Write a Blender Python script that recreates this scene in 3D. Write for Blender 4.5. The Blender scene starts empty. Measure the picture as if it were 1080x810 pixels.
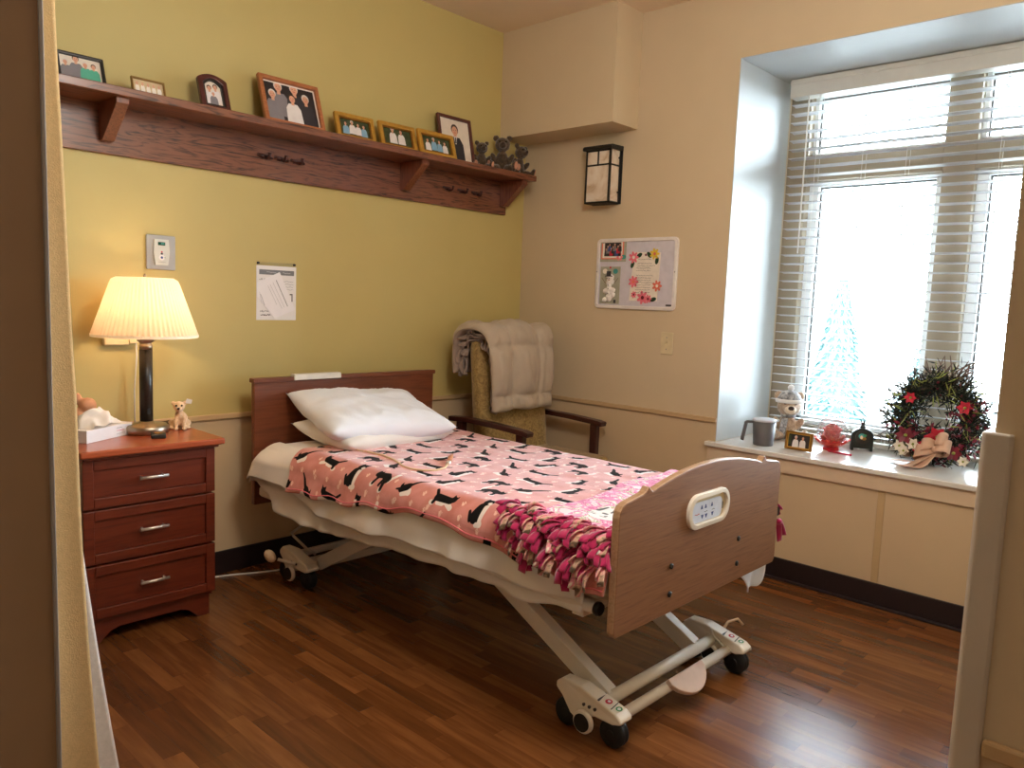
import bpy, bmesh, math, random
import numpy as np
from mathutils import Vector, Matrix, noise, Euler
random.seed(7)
PI = math.pi
sc = bpy.context.scene
COL = sc.collection

# ------------------------------------------------------------------ materials
def lin(c):
    return tuple(((v/255.0)/12.92 if v/255.0 <= .04045 else (((v/255.0)+.055)/1.055)**2.4) for v in c)

def nodemat(name):
    m = bpy.data.materials.new(name); m.use_nodes = True
    nt = m.node_tree
    return m, nt, nt.nodes['Principled BSDF'], nt.nodes['Material Output']

def setin(b, k, v):
    if k in b.inputs: b.inputs[k].default_value = v

def plain(name, rgb, rough=.5, metal=0, var=.06, nscale=30, bump=0, bscale=200, sheen=0, trans=0, emit=0, coat=0, spec=.5):
    """base colour with gentle noise variation and a noise bump"""
    m, nt, b, out = nodemat(name)
    c = lin(rgb)
    tc = nt.nodes.new('ShaderNodeTexCoord')
    n = nt.nodes.new('ShaderNodeTexNoise'); n.inputs['Scale'].default_value = nscale; n.inputs['Detail'].default_value = 3
    nt.links.new(tc.outputs['Object'], n.inputs['Vector'])
    r = nt.nodes.new('ShaderNodeValToRGB')
    r.color_ramp.elements[0].position = .3; r.color_ramp.elements[1].position = .7
    r.color_ramp.elements[0].color = (*[x*(1-var) for x in c], 1)
    r.color_ramp.elements[1].color = (*[min(1, x*(1+var)) for x in c], 1)
    nt.links.new(n.outputs['Fac'], r.inputs['Fac']); nt.links.new(r.outputs['Color'], b.inputs['Base Color'])
    setin(b, 'Roughness', rough); setin(b, 'Metallic', metal); setin(b, 'Specular IOR Level', spec)
    if sheen:
        setin(b, 'Sheen Weight', sheen); setin(b, 'Sheen Roughness', .45)
        setin(b, 'Sheen Tint', (1, .95, .95, 1))
    if coat: setin(b, 'Coat Weight', coat); setin(b, 'Coat Roughness', .15)
    if emit:
        setin(b, 'Emission Color', (*c, 1)); setin(b, 'Emission Strength', emit)
    if bump:
        bn = nt.nodes.new('ShaderNodeTexNoise'); bn.inputs['Scale'].default_value = bscale; bn.inputs['Detail'].default_value = 4
        nt.links.new(tc.outputs['Object'], bn.inputs['Vector'])
        bp = nt.nodes.new('ShaderNodeBump'); bp.inputs['Strength'].default_value = bump; bp.inputs['Distance'].default_value = .004
        nt.links.new(bn.outputs['Fac'], bp.inputs['Height']); nt.links.new(bp.outputs['Normal'], b.inputs['Normal'])
    if trans:
        t = nt.nodes.new('ShaderNodeBsdfTranslucent'); nt.links.new(r.outputs['Color'], t.inputs['Color'])
        mx = nt.nodes.new('ShaderNodeMixShader'); mx.inputs[0].default_value = trans
        nt.links.new(b.outputs[0], mx.inputs[1]); nt.links.new(t.outputs[0], mx.inputs[2]); nt.links.new(mx.outputs[0], out.inputs[0])
    return m

def wood(name, dark, mid, light, axis='X', scale=1.0, rough=.4, coat=0, stretch=14, contrast=1.0, cath=0.5):
    m, nt, b, out = nodemat(name)
    tc = nt.nodes.new('ShaderNodeTexCoord')
    mp = nt.nodes.new('ShaderNodeMapping')
    s = [stretch*scale]*3; s['XYZ'.index(axis)] = 1.3*scale
    mp.inputs['Scale'].default_value = s
    nt.links.new(tc.outputs['Object'], mp.inputs['Vector'])
    n1 = nt.nodes.new('ShaderNodeTexNoise'); n1.inputs['Scale'].default_value = 2.2; n1.inputs['Detail'].default_value = 6; n1.inputs['Distortion'].default_value = .6
    nt.links.new(mp.outputs[0], n1.inputs['Vector'])
    w = nt.nodes.new('ShaderNodeMath'); w.operation = 'MULTIPLY'; w.inputs[1].default_value = 7.0
    nt.links.new(n1.outputs['Fac'], w.inputs[0])
    fr = nt.nodes.new('ShaderNodeMath'); fr.operation = 'PINGPONG'; fr.inputs[1].default_value = .5
    nt.links.new(w.outputs[0], fr.inputs[0])
    n2 = nt.nodes.new('ShaderNodeTexNoise'); n2.inputs['Scale'].default_value = 9; n2.inputs['Detail'].default_value = 5
    nt.links.new(mp.outputs[0], n2.inputs['Vector'])
    mx = nt.nodes.new('ShaderNodeMath'); mx.operation = 'MULTIPLY_ADD'; mx.inputs[1].default_value = cath
    nt.links.new(fr.outputs[0], mx.inputs[0]); nt.links.new(n2.outputs['Fac'], mx.inputs[2])
    r = nt.nodes.new('ShaderNodeValToRGB'); e = r.color_ramp.elements
    e[0].position = .5-.22/contrast; e[0].color = (*lin(dark), 1); e[1].position = .5+.42/contrast; e[1].color = (*lin(light), 1)
    k = e.new(.56); k.color = (*lin(mid), 1)
    nt.links.new(mx.outputs[0], r.inputs['Fac']); nt.links.new(r.outputs['Color'], b.inputs['Base Color'])
    setin(b, 'Roughness', rough)
    if coat: setin(b, 'Coat Weight', coat); setin(b, 'Coat Roughness', .2)
    bp = nt.nodes.new('ShaderNodeBump'); bp.inputs['Strength'].default_value = .12; bp.inputs['Distance'].default_value = .002
    nt.links.new(mx.outputs[0], bp.inputs['Height']); nt.links.new(bp.outputs['Normal'], b.inputs['Normal'])
    return m

def floor_mat():
    m, nt, b, out = nodemat('vinyl_plank')
    N = nt.nodes.new; L = nt.links.new
    tc = N('ShaderNodeTexCoord'); sp = N('ShaderNodeSeparateXYZ'); L(tc.outputs['Object'], sp.inputs[0])
    def math_(op, a, bb=None, cc=None):
        n = N('ShaderNodeMath'); n.operation = op
        for i, v in enumerate((a, bb, cc)):
            if v is None: continue
            if isinstance(v, (int, float)): n.inputs[i].default_value = v
            else: L(v, n.inputs[i])
        return n.outputs[0]
    rw = math_('DIVIDE', sp.outputs['X'], .052)
    row = math_('FLOOR', rw)
    wn = N('ShaderNodeTexWhiteNoise'); wn.noise_dimensions = '1D'; L(row, wn.inputs['W'])
    v = math_('MULTIPLY_ADD', sp.outputs['Y'], 1/.36, wn.outputs['Value'])
    v = math_('MULTIPLY_ADD', wn.outputs['Value'], 7.3, v)
    cell = math_('FLOOR', v)
    wn2 = N('ShaderNodeTexWhiteNoise'); wn2.noise_dimensions = '2D'
    cb = N('ShaderNodeCombineXYZ'); L(row, cb.inputs[0]); L(cell, cb.inputs[1]); L(cb.outputs[0], wn2.inputs['Vector'])
    mp = N('ShaderNodeMapping'); mp.inputs['Scale'].default_value = (26, 2.4, 10)
    L(tc.outputs['Object'], mp.inputs['Vector'])
    off = N('ShaderNodeVectorMath'); off.operation = 'MULTIPLY_ADD'
    L(wn2.outputs['Color'], off.inputs[0]); off.inputs[1].default_value = (20, 20, 20); L(mp.outputs[0], off.inputs[2])
    n = N('ShaderNodeTexNoise'); n.inputs['Scale'].default_value = 1.6; n.inputs['Detail'].default_value = 7; n.inputs['Distortion'].default_value = .5
    L(off.outputs[0], n.inputs['Vector'])
    t = math_('MULTIPLY_ADD', wn2.outputs['Value'], .42, math_('MULTIPLY', n.outputs['Fac'], .75))
    r = N('ShaderNodeValToRGB'); e = r.color_ramp.elements
    e[0].position = .12; e[0].color = (*lin((70, 40, 20)), 1); e[1].position = .95; e[1].color = (*lin((142, 90, 48)), 1)
    k = e.new(.55); k.color = (*lin((104, 61, 29)), 1)
    L(t, r.inputs['Fac'])
    # thin dark seams
    fx = math_('FRACT', rw); fy = math_('FRACT', v)
    sx = math_('LESS_THAN', fx, .022); sy = math_('LESS_THAN', fy, .004)
    seam = math_('MAXIMUM', sx, sy)
    mx = N('ShaderNodeMixRGB'); mx.blend_type = 'MULTIPLY'; L(math_('MULTIPLY', seam, .45), mx.inputs[0]); L(r.outputs[0], mx.inputs[1]); mx.inputs[2].default_value = (.35, .3, .28, 1)
    L(mx.outputs[0], b.inputs['Base Color'])
    setin(b, 'Roughness', .26); setin(b, 'Specular IOR Level', .6)
    bn = N('ShaderNodeTexNoise'); bn.inputs['Scale'].default_value = 90; bn.inputs['Detail'].default_value = 3
    L(tc.outputs['Object'], bn.inputs['Vector'])
    h = math_('MULTIPLY_ADD', n.outputs['Fac'], .6, math_('MULTIPLY', bn.outputs['Fac'], .5))
    bp = N('ShaderNodeBump'); bp.inputs['Strength'].default_value = .12; bp.inputs['Distance'].default_value = .003
    L(h, bp.inputs['Height']); L(bp.outputs['Normal'], b.inputs['Normal'])
    return m

def glass_mat(name, tint=(1, 1, 1), ior=1.45, k=1.0, haze=0):
    m, nt, b, out = nodemat(name)
    t = nt.nodes.new('ShaderNodeBsdfTransparent'); t.inputs[0].default_value = (*tint, 1)
    g = nt.nodes.new('ShaderNodeBsdfGlossy'); g.inputs['Roughness'].default_value = .02
    f = nt.nodes.new('ShaderNodeFresnel'); f.inputs['IOR'].default_value = ior
    mx = nt.nodes.new('ShaderNodeMixShader')
    mk = nt.nodes.new('ShaderNodeMath'); mk.operation = 'MULTIPLY'; mk.inputs[1].default_value = k; nt.links.new(f.outputs[0], mk.inputs[0])
    nt.links.new(mk.outputs[0], mx.inputs[0]); nt.links.new(t.outputs[0], mx.inputs[1]); nt.links.new(g.outputs[0], mx.inputs[2])
    last = mx.outputs[0]
    if haze:
        d = nt.nodes.new('ShaderNodeBsdfDiffuse'); d.inputs[0].default_value = (.8, .84, .84, 1); m2 = nt.nodes.new('ShaderNodeMixShader'); m2.inputs[0].default_value = haze
        nt.links.new(last, m2.inputs[1]); nt.links.new(d.outputs[0], m2.inputs[2]); last = m2.outputs[0]
    nt.links.new(last, out.inputs[0])
    return m

def attr_blanket():
    """pink fleece; cats and paw prints read from signed distances stored on the cloth"""
    m, nt, b, out = nodemat('pink_cat_fleece')
    N = nt.nodes.new; L = nt.links.new
    tc = N('ShaderNodeTexCoord'); n = N('ShaderNodeTexNoise'); n.inputs['Scale'].default_value = 14; n.inputs['Detail'].default_value = 4
    L(tc.outputs['Object'], n.inputs['Vector'])
    r = N('ShaderNodeValToRGB'); r.color_ramp.elements[0].color = (*lin((204, 124, 112)), 1); r.color_ramp.elements[1].color = (*lin((226, 154, 148)), 1)
    r.color_ramp.elements[0].position = .3; r.color_ramp.elements[1].position = .7
    L(n.outputs['Fac'], r.inputs['Fac'])
    last = r.outputs[0]
    for a, c in (('paw', (246, 205, 190)), ('white', (240, 228, 222)), ('black', (14, 12, 14))):
        at = N('ShaderNodeAttribute'); at.attribute_name = a
        mr = N('ShaderNodeMapRange'); mr.inputs['From Min'].default_value = .0008; mr.inputs['From Max'].default_value = -.0008
        L(at.outputs['Fac'], mr.inputs['Value'])
        mx = N('ShaderNodeMixRGB'); L(mr.outputs[0], mx.inputs[0]); L(last, mx.inputs[1]); mx.inputs[2].default_value = (*lin(c), 1)
        last = mx.outputs[0]
    inv = N('ShaderNodeMath'); inv.operation = 'MULTIPLY_ADD'; L(mr.outputs[0], inv.inputs[0]); inv.inputs[1].default_value = -.8; inv.inputs[2].default_value = .85; L(inv.outputs[0], b.inputs['Sheen Weight'])
    L(last, b.inputs['Base Color'])
    setin(b, 'Roughness', .85); setin(b, 'Sheen Roughness', .4); setin(b, 'Sheen Tint', (1, .9, .93, 1)); setin(b, 'Specular IOR Level', .2)
    bn = N('ShaderNodeTexNoise'); bn.inputs['Scale'].default_value = 260; L(tc.outputs['Object'], bn.inputs['Vector'])
    bp = N('ShaderNodeBump'); bp.inputs['Strength'].default_value = .3; bp.inputs['Distance'].default_value = .002
    L(bn.outputs['Fac'], bp.inputs['Height']); L(bp.outputs['Normal'], b.inputs['Normal'])
    return m

def floral_mat():
    m, nt, b, out = nodemat('floral_fleece')
    N = nt.nodes.new; L = nt.links.new
    tc = N('ShaderNodeTexCoord'); n = N('ShaderNodeTexNoise'); n.inputs['Scale'].default_value = 16; n.inputs['Detail'].default_value = 3; n.inputs['Distortion'].default_value = 1.5
    L(tc.outputs['Object'], n.inputs['Vector'])
    r = N('ShaderNodeValToRGB'); r.color_ramp.interpolation = 'CONSTANT'
    e = r.color_ramp.elements; e[0].position = 0; e[0].color = (*lin((236, 214, 218)), 1); e[1].position = .42; e[1].color = (*lin((226, 120, 178)), 1)
    for p, c in ((.49, (206, 72, 140)), (.54, (238, 190, 205)), (.6, (160, 165, 110)), (.64, (244, 232, 232))):
        k = e.new(p); k.color = (*lin(c), 1)
    L(n.outputs['Fac'], r.inputs['Fac']); last = r.outputs[0]
    for a, c in (('white', (240, 234, 234)), ('black', (28, 26, 28))):
        at = N('ShaderNodeAttribute'); at.attribute_name = a
        mr = N('ShaderNodeMapRange'); mr.inputs['From Min'].default_value = .0008; mr.inputs['From Max'].default_value = -.0008
        L(at.outputs['Fac'], mr.inputs['Value'])
        mx = N('ShaderNodeMixRGB'); L(mr.outputs[0], mx.inputs[0]); L(last, mx.inputs[1]); mx.inputs[2].default_value = (*lin(c), 1)
        last = mx.outputs[0]
    L(last, b.inputs['Base Color']); setin(b, 'Roughness', .9); setin(b, 'Sheen Weight', .4)
    return m

def mottled(name, cols, scale=20, rough=.8, dist=1.0, sheen=0, bump=.2):
    m, nt, b, out = nodemat(name)
    N = nt.nodes.new; L = nt.links.new
    tc = N('ShaderNodeTexCoord'); n = N('ShaderNodeTexNoise'); n.inputs['Scale'].default_value = scale; n.inputs['Detail'].default_value = 4; n.inputs['Distortion'].default_value = dist
    L(tc.outputs['Object'], n.inputs['Vector'])
    r = N('ShaderNodeValToRGB'); e = r.color_ramp.elements
    e[0].position = .3; e[0].color = (*lin(cols[0]), 1); e[1].position = .7; e[1].color = (*lin(cols[-1]), 1)
    for i, c in enumerate(cols[1:-1]):
        k = e.new(.3+.4*(i+1)/(len(cols)-1)); k.color = (*lin(c), 1)
    L(n.outputs['Fac'], r.inputs['Fac']); L(r.outputs[0], b.inputs['Base Color']); setin(b, 'Roughness', rough)
    if sheen: setin(b, 'Sheen Weight', sheen)
    bp = N('ShaderNodeBump'); bp.inputs['Strength'].default_value = bump; bp.inputs['Distance'].default_value = .003
    L(n.outputs['Fac'], bp.inputs['Height']); L(bp.outputs['Normal'], b.inputs['Normal'])
    return m

M = dict(
    green=plain('green_wall_paint', (194, 176, 112), .6, var=.015, nscale=6, bump=.08, bscale=260),
    beige=plain('beige_wall_paint', (206, 187, 155), .6, var=.015, nscale=6, bump=.08, bscale=260),
    beige_low=plain('beige_wainscot', (208, 183, 147), .5, var=.02, nscale=5, bump=.06, bscale=300),
    ceil=plain('ceiling_paint', (226, 206, 178), .8, var=.015, nscale=5, bump=.05),
    reveal=plain('reveal_white_paint', (186, 190, 190), .45, var=.015, nscale=6, bump=.05),
    taupe=plain('taupe_end_wall', (150, 122, 94), .6, var=.02),
    rail=plain('beige_rail', (196, 166, 124), .45, var=.02),
    base=plain('dark_baseboard', (36, 22, 22), .45, var=.05),
    guard=plain('corner_guard_vinyl', (198, 188, 174), .45, var=.02, bump=.08, bscale=300),
    floor=floor_mat(),
    sill=plain('sill_white', (225, 220, 212), .22, var=.02, coat=.3),
    apron=plain('sill_apron', (214, 190, 160), .5, var=.02),
    casing=plain('window_casing', (156, 142, 120), .5, var=.02),
    sash=plain('window_sash_white', (226, 228, 226), .4, var=.02),
    gasket=plain('window_gasket', (80, 78, 74), .6),
    glass=glass_mat('window_glass', (.96, .98, .98)),
    slat=plain('blind_slat', (192, 192, 194), .5, var=.02),
    valance=plain('blind_valance', (208, 204, 194), .45, var=.02),
    cordw=plain('white_cord', (225, 222, 214), .6),
    oakd=wood('dark_oak', (44, 21, 16), (96, 54, 36), (124, 74, 50), 'X', 1.0, .35, .25, 13, 1.6, .9),
    oakd_v=wood('dark_oak_upright', (66, 30, 20), (112, 62, 42), (134, 78, 54), 'Z', 1.0, .35, .25, 16, 1.0),
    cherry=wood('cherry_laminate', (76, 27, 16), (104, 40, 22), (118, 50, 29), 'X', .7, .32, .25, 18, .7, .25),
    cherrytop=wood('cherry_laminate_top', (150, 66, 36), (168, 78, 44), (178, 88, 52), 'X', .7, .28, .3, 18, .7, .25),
    head=wood('headboard_wood', (84, 39, 21), (112, 57, 31), (126, 69, 41), 'X', .7, .4, .1, 18, .7, .25),
    oakl=wood('footboard_oak', (102, 66, 42), (132, 90, 60), (146, 104, 72), 'X', .8, .45, .1, 22, .8, .4),
    oakedge=wood('footboard_edge', (150, 114, 82), (172, 136, 104), (184, 150, 120), 'X', .8, .4, .1, 22),
    mahog=plain('mahogany_stain', (62, 24, 20), .35, var=.15, nscale=20, coat=.3),
    steel=plain('brushed_steel', (236, 230, 222), .4, .85, var=.04),
    nickel=plain('satin_nickel', (172, 158, 140), .32, 1, var=.04),
    black=plain('black_plastic', (18, 18, 19), .4, var=.1),
    rubber=plain('caster_rubber', (16, 16, 18), .6, var=.15),
    bone=plain('bed_frame_enamel', (228, 219, 206), .35, var=.02),
    bonecover=plain('caster_cover_plastic', (232, 222, 206), .4, var=.02),
    pedal=plain('pedal_plastic', (206, 178, 160), .5, var=.04),
    sheet=plain('cream_sheet', (234, 228, 222), .8, var=.02, nscale=9, bump=.15, bscale=500, sheen=.15),
    pillow=plain('white_pillowcase', (234, 239, 250), .8, var=.015, nscale=9, bump=.12, bscale=500, sheen=.15),
    pillow2=plain('cream_pillowcase', (228, 224, 220), .8, var=.015, nscale=9, bump=.12, bscale=500, sheen=.15),
    matt=plain('mattress_ticking', (220, 206, 186), .8),
    catfleece=attr_blanket(), floral=floral_mat(),
    magenta=plain('magenta_fleece', (170, 20, 82), .9, var=.15, nscale=40, sheen=.5),
    camo=mottled('patterned_fleece', ((96, 74, 52), (214, 176, 150), (226, 120, 150), (236, 222, 206)), 26, .9, 1.2, .3),
    upholst=mottled('gold_brocade', ((120, 94, 50), (150, 122, 68), (172, 144, 88)), 42, .75, 1.8, .3),
    comfort=plain('beige_comforter', (178, 162, 142), .8, var=.04, nscale=14, bump=.25, bscale=120, sheen=.2),
    comfort2=plain('comforter_lining', (150, 130, 116), .8, var=.12, nscale=30, bump=.3, bscale=90, sheen=.2),
    curtain=plain('curtain_cloth', (216, 186, 134), .85, var=.06, nscale=120, bump=.3, bscale=350, trans=.12),
    lining=plain('curtain_lining', (240, 236, 234), .85, var=.06, nscale=80, bump=.2, bscale=350, trans=.15),
    shade=plain('lamp_shade_cloth', (244, 222, 194), .85, var=.02, nscale=60, trans=.5),
    shadetrim=plain('lamp_shade_trim', (250, 240, 222), .8, trans=.3),
    bulb=plain('lamp_bulb', (255, 214, 150), .4, emit=2),
    lampblack=plain('lamp_column_black', (34, 26, 20), .35, var=.2, nscale=60),
    paper=plain('white_paper', (232, 230, 230), .75, var=.015),
    paper2=plain('folded_paper', (238, 236, 240), .75, var=.015),
    tissue=plain('tissue_paper', (242, 234, 226), .85, var=.02, trans=.2),
    tbox=plain('tissue_box_card', (226, 220, 220), .6, var=.02),
    grey=plain('grey_print', (120, 122, 126), .7), lgrey=plain('light_grey_print', (178, 178, 184), .7), ink=plain('ink', (60, 56, 60), .7),
    redp=plain('red_print', (196, 40, 60), .6), greenp=plain('green_print', (48, 140, 84), .6), bluep=plain('blue_print', (60, 80, 140), .6),
    silver=plain('silver_plate', (168, 166, 164), .4, .4, var=.03), lcd=plain('green_display', (32, 78, 64), .25), plate=plain('panel_face', (206, 208, 202), .45),
    almond=plain('almond_plastic', (212, 196, 158), .4), tanplastic=plain('tan_plastic', (222, 190, 152), .5),
    iron=plain('black_iron', (26, 24, 22), .5, var=.2, nscale=80, bump=.2),
    artglass=mottled('art_glass', ((184, 150, 108), (222, 206, 186), (232, 222, 208)), 6, .35, 2.5),
    wbframe=plain('whiteboard_frame', (228, 222, 218), .4), wbface=plain('whiteboard_face', (206, 202, 212), .3),
    cream=plain('cream_card', (238, 228, 214), .75), pink=plain('pink_paper', (232, 118, 134), .7), dkgreen=plain('leaf_green', (34, 64, 38), .7), yellow=plain('yellow_paper', (230, 196, 60), .7),
    salmon=plain('salmon_paper', (226, 120, 96), .7), teal=plain('teal_paper', (70, 150, 140), .7), greycard=plain('grey_green_card', (166, 166, 148), .75), wool=plain('cotton_white', (244, 240, 236), .9, bump=.4, bscale=300),
    skin=plain('skin_tone', (214, 160, 132), .6), photodark=plain('photo_dark', (44, 38, 42), .35), photopale=plain('photo_pale', (226, 214, 200), .35), photogreen=plain('photo_foliage', (62, 72, 44), .35, var=.4, nscale=60),
    photobeige=plain('photo_beige', (206, 180, 140), .35, var=.1), suit=plain('suit_dark', (48, 46, 54), .4), whites=plain('shirt_white', (226, 220, 220), .4), blues=plain('shirt_blue', (128, 168, 196), .4), tealshirt=plain('shirt_teal', (84, 172, 146), .4), greyshirt=plain('shirt_grey', (128, 124, 130), .4), hairw=plain('hair_pale', (214, 206, 200), .5), hairb=plain('hair_brown', (66, 48, 38), .5),
    fblack=plain('frame_black', (36, 34, 34), .35), fgold=plain('frame_gold', (206, 160, 70), .3, .55, var=.12, nscale=50), fgolddk=plain('frame_gold_inner', (150, 106, 44), .35, .5), fwood=wood('frame_wood', (126, 68, 38), (164, 98, 58), (182, 116, 74), 'X', 3, .4, .2, 10), fred=plain('frame_rosewood', (74, 30, 28), .35, var=.2, nscale=40, coat=.3), fmahog=plain('frame_mahogany', (88, 44, 38), .35, var=.12, coat=.2), mat_w=plain('photo_mount', (236, 226, 214), .6), acrylic=glass_mat('clear_acrylic', (.97, .97, .95)), goldwire=plain('gold_wire', (150, 120, 70), .35, .6),
    furbrown=mottled('brown_bear_fur', ((44, 32, 22), (74, 56, 38), (96, 74, 50)), 90, .95, 1, .5, .5), paw=plain('paw_pad', (196, 140, 112), .8), furtan=mottled('tan_plush_fur', ((206, 166, 124), (226, 190, 150), (236, 206, 170)), 70, .95, 1, .4, .4), furgrey=mottled('taupe_bear_fur', ((150, 122, 100), (182, 154, 128), (202, 178, 152)), 80, .95, 1, .5, .5), furcream=plain('cream_plush', (232, 212, 186), .9, sheen=.3), eye=plain('bead_eye', (12, 10, 10), .15), nose=plain('brown_nose', (52, 30, 24), .5),
    knit=mottled('grey_knit', ((98, 98, 102), (150, 150, 152), (214, 212, 208)), 55, .9, .5, .3), knitw=plain('white_fleece_trim', (234, 230, 226), .95, bump=.5, bscale=300, sheen=.3),
    mug=plain('charcoal_plastic', (92, 88, 90), .45), muglid=plain('pale_lid', (206, 210, 218), .35),
    rose=mottled('rose_red', ((150, 14, 24), (200, 24, 34), (226, 50, 50)), 40, .35, .8), globe=glass_mat('globe_glass', (.9, .92, .93), 1.35, .5, .16), petal=mottled('foil_petals', ((190, 22, 28), (220, 50, 40), (236, 120, 70)), 50, .35, 1.2), stick=plain('red_stick', (196, 24, 60), .4), cobalt=plain('dark_green_bronze', (26, 34, 32), .4, .2, var=.2), 
    needle=plain('evergreen_needle', (38, 44, 34), .8, var=.35, nscale=40), moss=plain('yellow_green_sprig', (150, 158, 78), .8, var=.2), twig=plain('brown_twig', (112, 90, 78), .8, var=.2), burg=plain('burgundy_berry', (112, 22, 42), .5, var=.2), poin=plain('red_poinsettia', (186, 28, 52), .6, var=.2), burlap=plain('blush_ribbon', (208, 168, 142), .7, var=.06, bump=.3), cotton=plain('cream_bloom', (232, 222, 206), .8), cone=plain('pine_cone_brown', (112, 86, 66), .8, var=.3),
    conif=plain('conifer_green', (62, 92, 92), .9, var=.2), stucco=plain('pale_stucco', (222, 220, 226), .9), roofs=plain('slate_shingle', (140, 140, 150), .9), pave=plain('concrete_paving', (120, 120, 116), .9),
    notegad=plain('clock_case', (44, 42, 36), .4), leather=plain('dark_brown_leather', (62, 40, 26), .5), toy=plain('coral_toy', (206, 150, 116), .8), label=plain('pale_label', (214, 222, 240), .4),
    orange=plain('orange_cap', (190, 124, 84), .5), trim_s=plain('bumper_strip', (226, 222, 212), .45),
)

# ------------------------------------------------------------------ mesh builder
class MB:
    def __init__(s): s.bm = bmesh.new(); s.mats = []
    def mi(s, m):
        m = M[m] if isinstance(m, str) else m
        if m not in s.mats: s.mats.append(m)
        return s.mats.index(m)
    def _fin(s, faces, m, smooth=False):
        i = s.mi(m)
        for f in faces: f.material_index = i; f.smooth = smooth
    def box(s, lo, hi, m, rot=None, piv=None):
        lo, hi = Vector(lo), Vector(hi); lo, hi = Vector(map(min, lo, hi)), Vector(map(max, lo, hi))
        c = (lo+hi)/2; d = (hi-lo)/2
        mat = Matrix.Identity(4)
        if rot is not None:
            p = Vector(piv) if piv is not None else c
            mat = Matrix.Translation(p) @ Euler(rot).to_matrix().to_4x4() @ Matrix.Translation(-p)
        vs = [s.bm.verts.new(mat @ (c+Vector((d.x*a, d.y*b, d.z*e)))) for a in (-1, 1) for b in (-1, 1) for e in (-1, 1)]
        F = [(0, 1, 3, 2), (4, 6, 7, 5), (0, 4, 5, 1), (2, 3, 7, 6), (0, 2, 6, 4), (1, 5, 7, 3)]
        s._fin([s.bm.faces.new([vs[i] for i in f]) for f in F], m); return s
    def tube(s, pts, r, m, seg=10, caps=True, smooth=True):
        pts = [Vector(p) for p in pts]; n = len(pts)
        rs = r if isinstance(r, (list, tuple)) else [r]*n
        rings = []; up = None
        for i, p in enumerate(pts):
            t = (pts[min(i+1, n-1)]-pts[max(i-1, 0)]).normalized()
            if up is None:
                up = t.orthogonal().normalized()
            else:
                up = (up - t*up.dot(t)); up = up.normalized() if up.length > 1e-6 else t.orthogonal().normalized()
            w = t.cross(up)
            rings.append([s.bm.verts.new(p+(up*math.cos(2*PI*k/seg)+w*math.sin(2*PI*k/seg))*rs[i]) for k in range(seg)])
        fs = []
        for a, b in zip(rings, rings[1:]):
            for k in range(seg): fs.append(s.bm.faces.new((a[k], a[(k+1) % seg], b[(k+1) % seg], b[k])))
        s._fin(fs, m, smooth)
        if caps: s._fin([s.bm.faces.new(rings[0][::-1]), s.bm.faces.new(rings[-1])], m)
        return s
    def bar(s, p0, p1, w, h, m, up=(0, 0, 1)):
        """rectangular bar from p0 to p1; w across, h along up"""
        p0, p1 = Vector(p0), Vector(p1); t = (p1-p0).normalized(); u = Vector(up); u = (u-t*u.dot(t)).normalized(); x = t.cross(u)
        vs = [s.bm.verts.new(p+x*a*w/2+u*b*h/2) for p in (p0, p1) for a, b in ((-1, -1), (1, -1), (1, 1), (-1, 1))]
        F = [(3, 2, 1, 0), (4, 5, 6, 7)]+[(i, (i+1) % 4, 4+(i+1) % 4, 4+i) for i in range(4)]
        s._fin([s.bm.faces.new([vs[i] for i in f]) for f in F], m); return s
    def lathe(s, prof, c, m, seg=28, axis='Z', smooth=True, rfun=None, close=True):
        c = Vector(c); rings = []
        for r, z in prof:
            ring = []
            for k in range(seg):
                a = 2*PI*k/seg; rr = max(r, 1e-5)*(rfun(a, z) if rfun else 1)
                v = Vector((rr*math.cos(a), rr*math.sin(a), z))
                if axis == 'X': v = Vector((v.z, v.x, v.y))
                elif axis == 'Y': v = Vector((v.x, v.z, v.y))
                ring.append(s.bm.verts.new(c+v))
            rings.append(ring)
        fs = []
        for a, b in zip(rings, rings[1:]):
            for k in range(seg): fs.append(s.bm.faces.new((a[k], a[(k+1) % seg], b[(k+1) % seg], b[k])))
        s._fin(fs, m, smooth)
        if close:
            s._fin([s.bm.faces.new(rings[0][::-1]), s.bm.faces.new(rings[-1])], m)
        return s
    def ell(s, c, r, m, sub=2, rot=None, fn=None):
        c = Vector(c); r = Vector(r) if not isinstance(r, (int, float)) else Vector((r, r, r))
        mat = Matrix.Translation(c) @ (Euler(rot).to_matrix().to_4x4() if rot is not None else Matrix.Identity(4)) @ Matrix.Diagonal((*r, 1))
        g = bmesh.ops.create_icosphere(s.bm, subdivisions=sub, radius=1.0, matrix=mat)
        fs = set(f for v in g['verts'] for f in v.link_faces)
        if fn:
            for v in g['verts']: v.co = fn(v.co)
        s._fin(fs, m, True); return s
    def prism(s, poly, o, u, v, n, m, m_side=None):
        """closed 2-D outline on axes u,v from origin o, thickened by vector n"""
        o, u, v, n = Vector(o), Vector(u), Vector(v), Vector(n)
        a = [s.bm.verts.new(o+u*p[0]+v*p[1]) for p in poly]; b = [s.bm.verts.new(o+u*p[0]+v*p[1]+n) for p in poly]
        k = len(poly)
        s._fin([s.bm.faces.new(a[::-1]), s.bm.faces.new(b)], m)
        s._fin([s.bm.faces.new((a[i], a[(i+1) % k], b[(i+1) % k], b[i])) for i in range(k)], m_side or m); return s
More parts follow.
